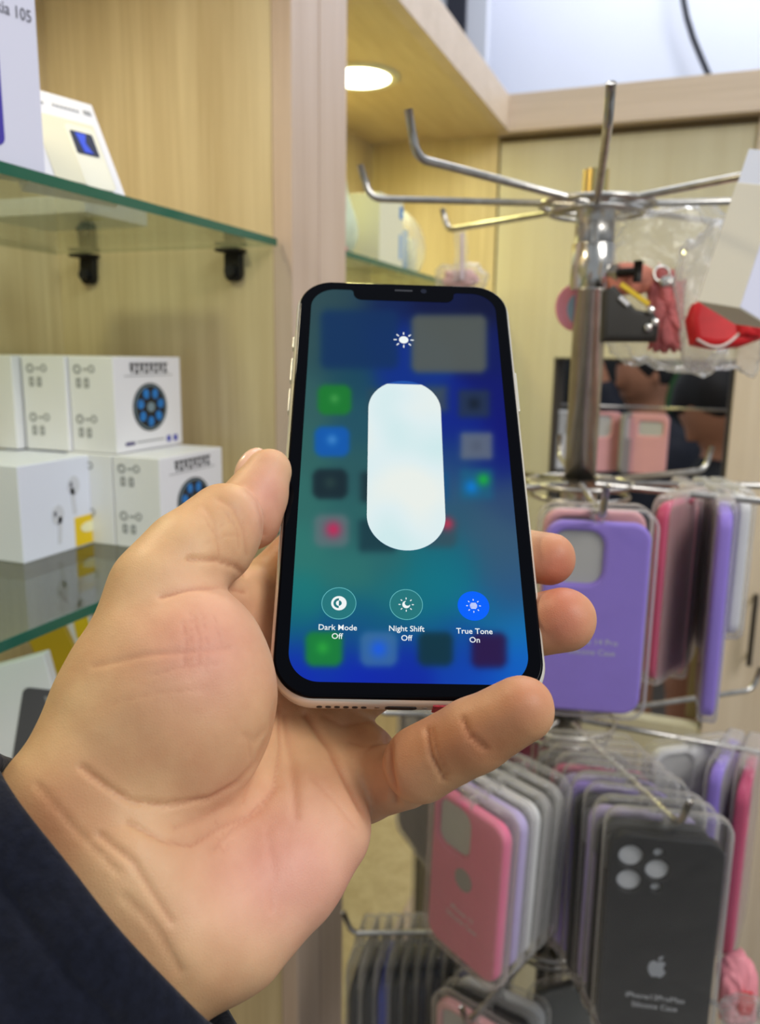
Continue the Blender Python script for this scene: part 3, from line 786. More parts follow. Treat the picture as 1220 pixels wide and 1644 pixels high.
for (cx, cy, on_, nm) in ((544, 969, 0, 'dark mode'), (652, 971, 0, 'night shift'), (760, 973, 1, 'true tone')):
    x, y = PL(cx, cy); s = local_px(cx, cy)[0] * 1.0; r = 27 * s
    b_ = ui('mode_button', [circ(x, y, r, 48)], UIB if on_ else UID, .00012, label='round %s button with its icon' % ('bright blue' if on_ else 'teal %s' % nm))
    if not on_: ui('button_rim', [circ(x, y, r, 48), circ(x, y, r - .9 * s, 48)], UIL, .00016, b_)
    if nm == 'dark mode':
        ui('icon', [circ(x, y, 12 * s, 32), arc(x, y, 8.5 * s, math.pi / 2, 3 * math.pi / 2, 16) + arc(x, y, 4.5 * s, 3 * math.pi / 2, math.pi / 2, 12)], UIW, .00016, b_)
        ui('icon_dot', [arc(x, y, 4.5 * s, -math.pi / 2, math.pi / 2, 12)], UID, .00022, b_)
    elif nm == 'night shift':
        sun(cx, cy, 0, 9, 12.5, 8, UIW, b_, .00004, 1.6, 'icon_rays')
        ui('icon', [arc(x, y, 6.4 * s, math.radians(100), math.radians(350), 24) + arc(x + 2.2 * s, y + 2.4 * s, 4.6 * s, math.radians(330), math.radians(120), 12)], UIW, .00004, b_)
    else:
        sun(cx, cy, 0, 9.5, 12.5, 8, UIW, b_, .00004, 1.5, 'icon_rays')
        for j in range(5):
            yy = (4.6 - j * 2.3) * s; hw = math.sqrt(max((6.4 * s) ** 2 - yy ** 2, 1e-9))
            ui('icon_bar', [rrect(2 * hw, 1.25 * s, .5 * s, 2, x, y + yy)], UIW, .00004, b_)
for txt, cx, cy in (('Dark Mode', 542, 1008), ('Off', 541, 1022), ('Night Shift', 652.5, 1010), ('Off', 652.5, 1025), ('True Tone', 761.5, 1014), ('On', 762, 1028)):
    x, y = PL(cx, cy)
    put('lettering', text_mesh(txt, .00238, .00003, .000015), UIW, ph, T4((x, y, .00014)), smooth=False)
x, y = PL(648, 467)
put('earpiece', plate_mesh([rrect(.0066, .0007, .0003)], .0001), mat('earpiece_grille', (46, 48, 56), .4), ph, T4((x, y, .0001)), smooth=False)
put('front_camera', plate_mesh([circ(0, 0, .0011, 16)], .0001), mat('dark_lens', (18, 24, 44), .05), ph, T4((PL(680, 468)[0], y, .0001)), smooth=False)

# ================================================================== THE HAND (implicit surface in camera coordinates)
def K(px, py, d): return np.array([(px - 610) / F, (py - 822) / F, 1.0]) * d
H_ = .0009
lo_ = np.array([-.135, -.034, .128]); hi_ = np.array([.078, .150, .325])
A = SDF(lo_, hi_, H_)
# forearm and wrist (three strands wide)
for (a1_, a2_, r1_, r2_) in (((110, 1310, .193), (-190, 1600, .186), .0175, .0200), ((200, 1400, .190), (-90, 1700, .183), .0185, .0215), ((290, 1500, .190), (0, 1800, .184), .0165, .0200)):
    A.cap(K(*a1_), K(*a2_), r1_, r2_, .010)
A.cap(K(150, 1250, .199), K(258, 945, .213), .0170, .0118, .008)
R3i = np.eye(3)
uu = K(262, 945, .212) - K(290, 1260, .203); uu /= np.linalg.norm(uu)
vv = np.cross(uu, [0, 0, 1.0]); vv /= np.linalg.norm(vv); ww = np.cross(uu, vv)
A.ell(K(288, 1112, .207), np.array([uu, vv, ww]), (.0295, .0250, .0215), .005)
A.ell(K(235, 1180, .203), np.array([uu, vv, ww]), (.0260, .0230, .0190), .008)
# palm strands to the knuckles
A.cap(K(215, 1330, .199), K(425, 960, .262), .0140, .0110, .008)
A.cap(K(260, 1370, .200), K(485, 1035, .266), .0140, .0110, .008)
A.cap(K(300, 1420, .201), K(545, 1120, .263), .0145, .0115, .008)
A.cap(K(335, 1460, .201), K(580, 1225, .249), .0150, .0110, .008)
# heel of the hand on the little-finger side
A.cap(K(366, 1482, .199), K(522, 1332, .217), .0148, .0120, .008)
A.cap(K(460, 1400, .208), K(515, 1270, .228), .0140, .0110, .008)
A.cap(K(300, 1500, .196), K(366, 1482, .199), .0140, .0135, .010)
# web between thumb and index
A.cap(K(300, 965, .228), K(425, 960, .262), .0110, .0095, .006)
# thumb
A.cap(K(258, 945, .213), K(300, 895, .219), .0122, .0118, .006)
A.cap(K(300, 895, .219), K(360, 838, .229), .0118, .0112, .004)
A.cap(K(345, 868, .226), K(352, 876, .227), .0100, .0100, .004)
A.cap(K(396, 812, .242), K(431, 757, .2475), .0094, .0071, .0022)
A.cap(K(404, 838, .2440), K(416, 800, .246), .0086, .0086, .003)

def back_gap(p):
    return float((p - PT) @ PR[:, 2]) - PD
def KB(px, py, r, extra=0.0):
    d = .2
    while back_gap(K(px, py, d)) < r + extra and d < .34: d += .0003
    return K(px, py, d)
def finger(pts, rad, k=.0022):
    for i in range(len(pts) - 1): A.cap(pts[i], pts[i + 1], rad[i], rad[i + 1], k)
finger([K(425, 955, .262), KB(560, 812, .0086), KB(690, 765, .0078), KB(745, 757, .0072)], [.0106, .0092, .0082, .0072])
finger([K(485, 1035, .266), KB(665, 905, .0090), KB(815, 886, .0080, -.001), KB(882, 897, .0010, -.001)], [.0108, .0094, .0086, .0082])
finger([K(545, 1120, .263), KB(700, 1030, .0090), KB(835, 1008, .0085, -.002), KB(905, 996, .0, -.003)], [.0112, .0098, .0094, .0096])
# little finger, folded forward under the phone
finger([K(575, 1225, .249), K(588, 1256, .240)], [.0110, .0104], .005)
finger([K(590, 1258, .238), K(650, 1245, .224)], [.0102, .0090], .003)
finger([K(676, 1226, .2140), K(762, 1180, .2060), K(836, 1139, .2005)], [.0101, .0093, .0084], .0018)
Vh, Fh = A.nets()
Vh = relax(Vh, Fh, 3, .5)
Nh = normals(Vh, Fh)
# creases of the palm and finger joints: (points, depth in metres, half width in pixels)
creases = [
 ([(131, 1231), (170, 1262), (210, 1287), (262, 1293), (336, 1284), (380, 1260), (412, 1225), (434, 1180), (446, 1130)], .0008, 5, .8),
 ([(205, 1322), (262, 1350), (308, 1358), (345, 1335), (400, 1308), (438, 1268), (450, 1200), (449, 1140)], .0006, 5, .7),
 ([(160, 1340), (215, 1385), (240, 1425), (275, 1480)], .0005, 6, .6),
 ([(493, 1147), (530, 1200), (563, 1262), (590, 1310), (600, 1335)], .0013, 7, .9),
 ([(458, 1150), (466, 1210), (472, 1260), (475, 1310)], .0006, 8, .5),
 ([(398, 788), (413, 803), (421, 830), (422, 858)], .0006, 4, .8),
 ([(303, 897), (350, 899), (378, 910), (392, 923)], .0008, 5, .9),
 ([(258, 957), (300, 946), (350, 942), (392, 950)], .0006, 5, .9),
 ([(622, 1178), (626, 1230), (636, 1290)], .0010, 6, 1.0),
 ([(686, 1172), (692, 1212), (712, 1252)], .0008, 4.5, .9), ([(694, 1168), (702, 1206), (718, 1246)], .0004, 3.5, .5),
 ([(744, 1155), (754, 1180), (778, 1202)], .0007, 4.5, .9),
 ([(350, 1345), (360, 1368), (372, 1350)], .0003, 4, .4),
 ([(150, 1070), (230, 1052), (300, 1046), (370, 1040)], .0003, 5, .35),
 ([(295, 1000), (300, 1030), (296, 1070)], .0002, 4, .45), ([(312, 990), (322, 1030), (318, 1068)], .0002, 4, .4),
 ([(200, 1440), (250, 1490), (290, 1560)], .0004, 8, .35), ([(392, 1180), (410, 1190), (430, 1170)], .0003, 6, .3),
 ([(350, 800), (375, 815), (392, 850), (396, 890)], .0003, 5, .4), ([(330, 815), (345, 840), (350, 870)], .00025, 5, .3),
 ([(240, 1085), (290, 1070), (350, 1066)], .00015, 3, .35), ([(180, 1130), (250, 1112), (330, 1105)], .00012, 3, .25), ([(306, 980), (309, 1040), (304, 1090)], .00012, 2.5, .35), ([(325, 985), (334, 1035), (330, 1080)], .00012, 2.5, .35), ([(345, 990), (356, 1040)], .00012, 2.5, .3),
 ([(330, 835), (350, 862), (352, 892)], .0002, 3, .35), ([(362, 822), (382, 850), (384, 880)], .0002, 3, .35), ([(340, 850), (372, 836), (402, 840)], .00015, 3, .25), ([(330, 872), (365, 858), (400, 862)], .00015, 3, .25),
 ([(398, 1178), (408, 1240), (392, 1290)], .0002, 4, .3), ([(500, 1250), (540, 1290), (570, 1330)], .0002, 5, .3), ([(430, 1330), (440, 1400), (436, 1460)], .0002, 6, .2), ([(60, 1260), (120, 1330), (190, 1400)], .0003, 6, .3),
 ([(520, 1150), (548, 1165), (590, 1160)], .0003, 4, .5), ([(560, 1190), (590, 1200), (616, 1190)], .0003, 4, .4), ([(345, 1318), (360, 1338), (352, 1362)], .0002, 3, .4),
 ([(280, 1330), (330, 1312), (370, 1290)], .0003, 6, .4), ([(345, 1362), (375, 1330), (420, 1300), (445, 1262)], .0004, 6, .45),
]
Hx = 610 + F * Vh[:, 0] / Vh[:, 2]; Hy = 822 + F * Vh[:, 1] / Vh[:, 2]
facing = np.clip(-(Nh * (Vh / np.linalg.norm(Vh, axis=1)[:, None])).sum(1) * 2.0, 0, 1)
near = np.ones(len(Vh), bool)
red = np.zeros(len(Vh)); disp = np.zeros(len(Vh))
def polyd(P, pts):
    D = np.full(len(P), 1e9)
    for a, b in zip(pts[:-1], pts[1:]):
        a = np.array(a, float); b = np.array(b, float); d = b - a
        t = np.clip(((P - a) @ d) / (d @ d), 0, 1)
        D = np.minimum(D, np.hypot(*(P - a - t[:, None] * d).T))
    return D
HP = np.stack([Hx, Hy], 1)
for pts, dep, wd, st in creases:
    D = polyd(HP, pts); g_ = np.exp(-(D / wd) ** 2) * facing
    disp = np.maximum(disp, g_ * dep); red = np.maximum(red, np.exp(-(D / (wd * .55)) ** 2) * facing * st)
# soft unevenness of flesh
q = Vh * 1000
lump = (np.sin(q[:, 0] * .21 + 1.3 * np.sin(q[:, 1] * .13)) * np.sin(q[:, 1] * .19 + .7) + .5 * np.sin(q[:, 0] * .45 + q[:, 2] * .3) * np.sin(q[:, 1] * .41))
Vh = Vh - Nh * disp[:, None] + Nh * (lump * .00018)[:, None]
def gz(x, y, sx_, sy_): return np.exp(-((Hx - x) / sx_) ** 2 - ((Hy - y) / sy_) ** 2)
tan = np.array(lin((222, 182, 134))); pink = np.array(lin((228, 170, 148))); rosy = np.array(lin((204, 120, 98))); brown = np.array(lin((186, 126, 88)))
wp = np.clip(gz(470, 1400, 190, 150) + gz(330, 1040, 120, 120) * .8 + gz(430, 790, 40, 70) * .9, 0, 1)[:, None]
C_ = tan * (1 - wp) + pink * wp
wr_ = np.clip(gz(890, 900, 60, 60) * .9 + gz(905, 1000, 70, 65) * 1.0 + gz(850, 1120, 90, 50) * .6 + gz(330, 1040, 60, 60) * .25 + gz(440, 860, 40, 40) * .5, 0, 1)[:, None]
C_ = C_ * (1 - wr_ * .8) + rosy * wr_ * .8
wb = np.clip(gz(80, 1330, 80, 110) * .6 + gz(740, 1190, 150, 80) * .9 + gz(560, 1200, 70, 60) * .3 + gz(300, 1200, 120, 90) * .25, 0, 1)[:, None]  # wrist and palm browner; on the little finger the phone's shadow is painted in
C_ = C_ * (1 - wb) + brown * wb
C_ = C_ * (1 - .34 * red[:, None] * np.array([.45, .9, 1.0]))
hand_M = bpy.data.materials.new('skin'); hand_M.use_nodes = True
nt = hand_M.node_tree; b = nt.nodes['Principled BSDF']; L = nt.links.new
vc = nt.nodes.new('ShaderNodeVertexColor'); vc.layer_name = 'skin'
tc = nt.nodes.new('ShaderNodeTexCoord')
n1 = nt.nodes.new('ShaderNodeTexNoise'); n1.inputs['Scale'].default_value = 52; n1.inputs['Detail'].default_value = 6
rp = nt.nodes.new('ShaderNodeValToRGB'); rp.color_ramp.elements[0].position = .35; rp.color_ramp.elements[1].position = .65
rp.color_ramp.elements[0].color = (.84, .72, .70, 1); rp.color_ramp.elements[1].color = (1, 1, 1, 1)
mxc = nt.nodes.new('ShaderNodeMix'); mxc.data_type = 'RGBA'; mxc.blend_type = 'MULTIPLY'; mxc.inputs[0].default_value = .8
L(tc.outputs['Object'], n1.inputs['Vector']); L(n1.outputs['Fac'], rp.inputs[0])
L(vc.outputs[0], mxc.inputs[6]); L(rp.outputs[0], mxc.inputs[7]); L(mxc.outputs[2], b.inputs['Base Color'])
vo = nt.nodes.new('ShaderNodeTexVoronoi'); vo.inputs['Scale'].default_value = 1500; vo.feature = 'DISTANCE_TO_EDGE'
n2 = nt.nodes.new('ShaderNodeTexNoise'); n2.inputs['Scale'].default_value = 420; n2.inputs['Detail'].default_value = 4
ad = nt.nodes.new('ShaderNodeMath'); ad.operation = 'ADD'
L(tc.outputs['Object'], vo.inputs['Vector']); L(tc.outputs['Object'], n2.inputs['Vector'])
L(vo.outputs['Distance'], ad.inputs[0]); L(n2.outputs['Fac'], ad.inputs[1])
bp = nt.nodes.new('ShaderNodeBump'); bp.inputs['Strength'].default_value = .16; bp.inputs['Distance'].default_value = .0005
L(ad.outputs[0], bp.inputs['Height']); L(bp.outputs[0], b.inputs['Normal'])
b.inputs['Roughness'].default_value = .48; b.inputs['Specular IOR Level'].default_value = .38
b.inputs['Subsurface Weight'].default_value = .25; b.inputs['Subsurface Radius'].default_value = (1, .35, .2); b.inputs['Subsurface Scale'].default_value = .0025
hroot = cw(K(200, 1400, .190))
holder = thing('person', 'left hand in a dark navy jacket sleeve, palm up, gripping the smartphone', 'person', hroot)
fast_mesh('hand', cw(Vh) - hroot, Fh, hand_M, holder, {'skin': C_})
# thumbnail, its edge just seen at the outer side of the thumb
nl = SDF(K(405, 735, .2475) - .014, K(405, 735, .2475) + .014, .0006)
du = K(431, 757, .2475) - K(396, 812, .242); du /= np.linalg.norm(du)
dn = np.array([-.62, -.42, .66]); dn -= du * (dn @ du); dn /= np.linalg.norm(dn); dv = np.cross(du, dn)
nl.ell(K(417, 757, .2478) + dn * .0034, np.array([du, dv, dn]), (.0078, .0058, .0036), 0)
Vn, Fn = nl.nets(); Vn = relax(Vn, Fn, 2)
fast_mesh('thumbnail', cw(Vn) - hroot, Fn, mat('fingernail', (236, 190, 160), .28, coat=.3), holder)

# ---- sleeve: a wide tube with a turned edge, open towards the hand
def sleeve_pt(s_, a, off=0.0):
    """s_: 0 at the cuff .. 1 far up the forearm; a: angle round"""
    c0 = K(184, 1441, .190); c1 = K(-369, 1969, .159)
    ax = c1 - c0; ax /= np.linalg.norm(ax)
    wdt = K(388, 1640, .190) - K(6, 1222, .190); wdt -= ax * (wdt @ ax); wdt /= np.linalg.norm(wdt)
    dp = np.cross(ax, wdt)
    L_ = .17 * s_
    rw = .0450 + .016 * s_ + off; rd = .0330 + .016 * s_ + off
    return c0 + ax * L_ + wdt * (rw * math.cos(a)) + dp * (rd * math.sin(a))
na, ns = 180, 90
rows = []
prof = [(0.20, -.0045), (.12, -.0040), (.04, -.0036), (.005, -.0030), (-.006, -.0016), (-.008, .0), (-.004, .0012), (.012, .0018), (.04, .0018), (.052, .0012), (.058, .0004), (.064, .0012), (.08, .0016)]
prof += [(.08 + .92 * (i / (ns - 1)) ** 1.1, .0016) for i in range(1, ns)]
Vs = []
for j, (s_, off) in enumerate(prof):
    for i in range(na):
        a = 2 * math.pi * i / na
        wr2 = 0
        if j > 10:
            u_ = max(s_ - .07, 0)
            wr2 = min(1, u_ * 9) * (.0022 * math.sin(46 * s_ + 2.2 * math.sin(a * 2 + 1) + a * 1.5) + .0016 * math.sin(23 * s_ - a * 3 + .5) + .0009 * math.sin(80 * s_ + a * 5))
        wr2 += .0010 * math.sin(a * 5 + 1) + .0007 * math.sin(a * 9)
        Vs.append(sleeve_pt(s_, a, off + wr2))
Fs = []
for j in range(len(prof) - 1):
    for i in range(na):
        Fs.append((j * na + i, j * na + (i + 1) % na, (j + 1) * na + (i + 1) % na, (j + 1) * na + i))
FAB = mat('dark_navy_fabric', (20, 23, 36), .85, sheen=.12, noise=.25, nscale=420, bump=.5, spec=.15)
fast_mesh('sleeve', cw(np.array(Vs)) - hroot, np.array(Fs), FAB, holder)

# ================================================================== THE DISPLAY RACK
PX, PY = -.0836, .68                       # the rack's pole
T1, T2, T3, T4_ = Z(.115), Z(-.104), Z(-.313), Z(-.525)
rack = thing('display_rack', 'chromed revolving display rack with tiers of hooked arms, full of phone cases', 'rack', (PX, PY, 0))
def rp(x, y, z): return (x - PX, y - PY, z)
MB().tube([(0, 0, .02), (0, 0, T1 - .062)], .0128, 28).build('pole', CHROME, rack, True)
MB().tube([(0, 0, 0), (0, 0, .012), (0, 0, .02)], [.17, .165, .03], 40).build('base', DARKM, rack, False)
cc = MB().tube([(0, 0, T1 - .064), (0, 0, T1 - .063), (0, 0, T1 - .030), (0, 0, T1 - .029)], [.0160, .0170, .0170, .0160], 28)
cc.build('collar', CHROME, rack, True)
MB().tube([(0, 0, T1 - .029), (0, 0, T1 + .004)], .0152, 28).build('hub', STEEL, rack, True)
MB().tube([(-.002, .002, T1 + .004), (-.002, .002, T1 + .026)], .0100, 24, cap=False).build('pole_top', mat('brassy_chrome', (226, 206, 140), .18, 1.0), rack, True)
# wing bolt on the collar
bd = Vector((.93, -.36, 0)).normalized()
bp0 = Vector((0, 0, T1 - .052)) + bd * .014
MB().tube([bp0, bp0 + bd * .009], .0068, 6).build('lock_nut', STEEL, rack)
MB().tube([bp0, bp0 + bd * .024], .0034, 10).tube([bp0 + bd * .024 + Vector((0, 0, -.008)), bp0 + bd * .024 + Vector((0, 0, .008))], .0034, 10).build('wing_bolt', DARKM, rack, True)
def torus(r, rr, z, n=48, m_=8):
    g = MB(); v = []; f = []
    for i in range(n):
        a = 2 * math.pi * i / n
        for j in range(m_):
            b_ = 2 * math.pi * j / m_
            v.append(((r + rr * math.cos(b_)) * math.cos(a), (r + rr * math.cos(b_)) * math.sin(a), z + rr * math.sin(b_)))
    for i in range(n):
        for j in range(m_): f.append((i * m_ + j, ((i + 1) % n) * m_ + j, ((i + 1) % n) * m_ + (j + 1) % m_, i * m_ + (j + 1) % m_))
    return g.add(v, f)
def arm(z, ang, length, up=.022, r=.0026, r0=.010, m=STEEL, tilt=0.0):
    a = math.radians(ang); d = Vector((math.cos(a), math.sin(a), 0))
    pts = [d * r0 + Vector((0, 0, z)), d * (length - .014) + Vector((0, 0, z))]
    for k in range(1, 7):
        q = k / 6 * math.radians(78)
        pts.append(d * (length - .014 + .012 * math.sin(q)) + Vector((0, 0, z + .012 * (1 - math.cos(q)))))
    pts.append(d * (length - .0015 + .004) + Vector((0, 0, z + up)))
    MB().tube(pts, r, 10).build('hook_arm', m, rack, True)
    return d
torus(.043, .0022, T1).build('ring', STEEL, rack, True)
torus(.036, .0018, T1 - .006).build('ring', STEEL, rack, True)
for ang, ln, up in ((-114.1, .212, .026), (-154.6, .182, .024), (147.5, .182, .020), (-82.2, .240, .016), (-38, .20, .022), (8, .19, .022), (52, .18, .022), (98, .18, .022)):
    arm(T1, ang, ln, up)
for tz in (T2, T3, T4_):
    torus(.043, .0022, tz).build('ring', STEEL, rack, True)
    torus(.040, .0020, tz - .010).build('ring', STEEL, rack, True)
    MB().tube([(0, 0, tz - .026), (0, 0, tz + .004)], .0150, 24).build('hub', STEEL, rack, True)
for ang, ln in ((-76.6, .150), (-128, .18), (-165, .18), (150, .18), (104, .18), (53, .168), (19.5, .185), (-13, .185)): arm(T2, ang, ln)
for ang, ln in ((-54.9, .176), (-110.9, .172), (-160, .17), (150, .17), (95, .17), (39.4, .21), (-2, .20)): arm(T3, ang, ln)
for ang, ln in ((-156, .192), (-108, .150), (-62, .16), (-15, .18), (40, .17), (95, .17), (146, .17)): arm(T4_, ang, ln)

# ================================================================== PHONE CASES IN CLEAR PACKS
SIL = {}
def sil(nm, rgb): return mat('silicone_' + nm, rgb, .42, spec=.35, noise=.03, nscale=40)
COLR = dict(black=(30, 31, 36), lavender=(156, 132, 226), pink=(232, 122, 156), grey=(150, 148, 146), white=(222, 222, 222), navy=(28, 34, 56), rose=(206, 84, 120), red=(150, 24, 44), palepink=(226, 168, 172), lilac=(196, 182, 226), smoke=(84, 86, 82), blue=(60, 70, 150))
LOGO = [(0, .0052), (.0012, .0060), (.0030, .0064), (.0048, .0056), (.0058, .0044), (.0046, .0030), (.0042, .0012), (.0048, -.0008), (.0062, -.0018), (.0052, -.0042), (.0036, -.0064), (.0022, -.0070), (.0008, -.0064), (0, -.0062), (-.0010, -.0064), (-.0024, -.0070), (-.0038, -.0062), (-.0054, -.0038), (-.0062, -.0010), (-.0062, .0018), (-.0054, .0042), (-.0040, .0058), (-.0024, .0064), (-.0010, .0058)]
LEAF = [(.0002, .0070), (.0022, .0076), (.0036, .0092), (.0036, .0108), (.0018, .0102), (.0004, .0088)]
_cm = {}
def case_mesh(style, w=.0776, h=.158, t=.0098):
    k = (style, w, h)
    if k in _cm: return _cm[k]
    out = [rrect(w, h, .0125, 8)]
    if style == 'square': out.append(rrect(.034, .037, .010, 6, -w / 2 + .0225, h / 2 - .025))
    if style == 'three':
        cx, cy = -w / 2 + .0235, h / 2 - .0265
        out += [circ(cx - .0088, cy + .0098, .0083, 24), circ(cx - .0088, cy - .0094, .0083, 24), circ(cx + .0096, cy + .0010, .0080, 24), circ(cx + .0096, cy + .0145, .0034, 12), circ(cx + .0096, cy - .0125, .0034, 12)]
    if style == 'wide': out.append(rrect(.040, .024, .006, 6, w * .10, h / 2 - .026))
    if style == 'disc': out += [rrect(.034, .037, .010, 6, -w / 2 + .0225, h / 2 - .025)]
    _cm[k] = plate_mesh(out, t, .0030 if style != 'three' else .0016, 3)
    return _cm[k]
_pm = {}
def pouch_mesh(w, h):
    if (w, h) not in _pm: _pm[(w, h)] = plate_mesh([rrect(w, h, .013, 6), circ(0, h / 2 - .006, .0035, 10)], .0142, .0035, 2)
    return _pm[(w, h)]
TXT = mat('pale_case_lettering', (206, 208, 214), .5)
_tm = {}
def clone(me): return me.copy()
def pack(pos, n, color, style, label, group=None, drop=.006, w=.0776, h=.158, text=None, logo=None, tiltx=0.0, twist=0.0, flip=False, film=True, hdr=.012, cat='phone case', name='phone_case', swing=0.0, dx=0.0, inner=None, top=.0025):
    """a silicone case in a clear hanging pack; pos = where the arm passes through, n = horizontal facing direction"""
    n = Vector((n[0], n[1], 0)).normalized()
    zl = Matrix.Rotation(math.radians(twist), 3, 'Z') @ n
    R = frame(Vector((0, 0, 1)).cross(zl), (0, 0, 1), zl)
    R = R @ Matrix.Rotation(math.radians(tiltx), 3, 'X') @ Matrix.Rotation(math.radians(swing), 3, 'Z')
    t = thing(name, label, cat, pos, group, R)
    ph_ = h + drop + hdr
    if film:
        put('clear_pack', clone(pouch_mesh(w + .009, round(ph_ + .004, 4))), BLISTER, t, T4((dx, -(ph_ + .004) / 2 + top, 0)))
    cy = -(drop + hdr) - h / 2 + .0025
    cm_ = put('silicone_shell', clone(case_mesh(style, w, h)), sil(color, COLR[color]), t, T4((dx, cy, 0)) @ (Matrix.Rotation(math.pi, 4, 'Y') if flip else Matrix.Identity(4)))
    if style in ('square', 'three', 'wide', 'disc') and not flip:
        sx_ = -w / 2 + .0225 if style != 'wide' else w * .10
        put('card_insert', plate_mesh([rrect(w - .012, h - .012, .008)], .0006), mat('grey_card_insert', (190, 190, 188), .6) if style != 'three' else mat('grey_card_insert_light', (206, 208, 212), .6), t, T4((dx, cy, .0010)), smooth=False)
    if inner: put('inner_lining', plate_mesh([rrect(w - .005, h - .005, .010)], .0012, .0004), sil(inner, COLR[inner]), t, T4((dx, cy, .0048)))
    if text:
        for i, (s_, dy) in enumerate(text):
            put('lettering', text_mesh(s_, .0060, .00005), TXT, t, T4((dx + .0005, cy + dy, .00505)), smooth=False)
    if logo == 'fruit':
        put('logo', joined([(plate_mesh([LOGO], .0002), T4((0, 0, 0))), (plate_mesh([LEAF], .0002), T4((0, 0, 0)))]), mat('logo_grey', (168, 172, 180), .35), t, T4((dx, cy - .022, .00505)), smooth=False)
    if logo == 'disc':
        put('logo_window', plate_mesh([circ(0, 0, .0088, 28)], .0002), mat('logo_window_grey', (150, 146, 150), .4), t, T4((dx, cy + .004, .00505)), smooth=False)
    return t
def dirv(ang): a = math.radians(ang); return Vector((math.cos(a), math.sin(a), 0))
def along(z, ang, s): d = dirv(ang); return Vector((PX, PY, z)) + d * s

# nearest arm of the third tier: the black case in front and the row behind it
G3 = 'packed phone cases along the nearest lower arm'
seq = [('black', 'three', 'black triple-camera phone case, frontmost of the right stack', .158),
       ('black', 'square', 'black phone case right behind the frontmost one of the right stack', .1425),
       ('lilac', 'square', 'pale lilac phone case behind the two black ones in the right stack', .128),
       ('black', 'square', 'black phone case in the middle of the right stack, white glare along its top', .1085),
       ('lavender', 'square', 'lavender phone case behind the middle black one in the right stack', .094),
       ('lilac', 'square', 'pale lilac phone case, sixth from the front of the right stack', .080),
       ('pink', 'square', 'pink phone case far back in the right stack', .064),
       ('grey', 'square', 'grey phone case behind the pink one in the right stack', .050),
       ('white', 'square', 'whitish phone case at the back end of the right stack', .036)]
for i, (c_, st, lb, s_) in enumerate(seq):
    pack(along(T3, -54.9, s_), dirv(-78), c_, st, lb, G3, hdr=.016, drop=.002, twist=(0, 2, -4, 2, -5, -3, -2, 1, 3)[i], tiltx=(0, 1, 3, 1, 3, 2, 3, 2, 1)[i],
         text=(('iPhone13ProMax', -.046), ('Silicone Case', -.0535)) if i == 0 else None, logo='fruit' if i == 0 else None, h=.158 if i else .162)
# left-hand arm: pink case in front, greyish ones behind
G3b = 'packed phone cases on the arm left of the black stack'
for i, (c_, lb, s_, tw) in enumerate([('pink', 'bright pink phone case with a grey round logo window, left of the big stack', .158, 0), ('lilac', 'lilac-edged phone case directly behind the bright pink one', .140, 3), ('white', 'whitish phone case, second behind the bright pink one', .124, 4),
                                    ('grey', 'grey phone case, third behind the bright pink one', .108, 5), ('grey', 'grey phone case hanging last behind the bright pink one', .092, 6)]):
    pack(along(T3, -110.9, s_), dirv(-110.9), c_, 'square', lb, G3b, hdr=.008, drop=.002, twist=-10 + tw, h=.128, w=.0735, dx=.017, logo='disc' if i == 0 else None,
         text=(('iPhone 13', -.024), ('Silicone Case', -.0315)) if i == 0 else None, swing=-2)
# second tier
pack(along(T2, -76.6, .128), dirv(-72), 'lavender', 'square', 'large lavender phone case hanging right of the phone, behind the fingertips', hdr=.007, drop=.002, h=.137, w=.0705, text=(('iPhone 14 Pro', -.016), ('Silicone Case', -.0235)), twist=-6)
pack(along(T2, -76.6, .108), dirv(-76), 'palepink', 'square', 'pale pink phone case, its rim just showing behind the lavender one', hdr=.004, drop=.0, h=.137, w=.071, twist=3)
pack(along(T2, -13, .083), dirv(-13), 'rose', 'plain', 'rose phone case seen edge-on with its dark red inside, right of the lavender one', hdr=.006, drop=.0, h=.140, twist=-7, inner='red')
pack(along(T2, -13, .114), dirv(-13), 'lavender', 'square', 'lavender phone case seen edge-on as a narrow strip, right of the rose one', hdr=.006, drop=.002, h=.158, twist=14, tiltx=0)
pack(along(T2, 19.5, .088), dirv(19.5), 'palepink', 'square', 'pale pink phone case in a clear pack behind the narrow lavender strip', hdr=.006, drop=.0, h=.150, twist=-10)
pack(along(T2, 19.5, .108), dirv(19.5), 'grey', 'square', 'grey clear-packed phone case seen edge-on near the pale door', hdr=.006, drop=.0, h=.125, twist=-6)
pack(along(T2, 19.5, .124), dirv(19.5), 'white', 'square', 'whitish clear-packed phone case seen edge-on, nearest the pale door', hdr=.006, drop=.0, h=.115, twist=-2)
# third tier, right-hand arm
pack(along(T3, -2, .105), dirv(-2), 'white', 'square', 'white phone case in a wide clear pack, right of the black stack', hdr=.006, drop=.0, twist=-52, h=.150)
pack(along(T3, -2, .132), dirv(-2), 'lavender', 'square', 'lavender phone case seen edge-on right behind the black one', hdr=.008, drop=.0, h=.150, twist=-12)
pack(along(T3, -2, .150), dirv(-2), 'rose', 'square', 'pink phone case seen edge-on at the right border, lower down', hdr=.02, drop=.0, h=.150, twist=-8)
# third tier, back and left
pack(along(T3, 150, .060), dirv(-90), 'pink', 'square', 'pink phone case peeping out behind the little finger', hdr=.006, drop=.0, h=.146)
pack(along(T3, -160, .120), dirv(-160), 'navy', 'square', 'dark navy phone case hanging just under the palm, left of the pink one', hdr=.006, drop=.0, h=.135, twist=24, dx=-.012)
pack(along(T3, -160, .100), dirv(-160), 'smoke', 'square', 'smoke-grey phone case between the navy and the bright pink one', hdr=.006, drop=.0, h=.135, twist=30)
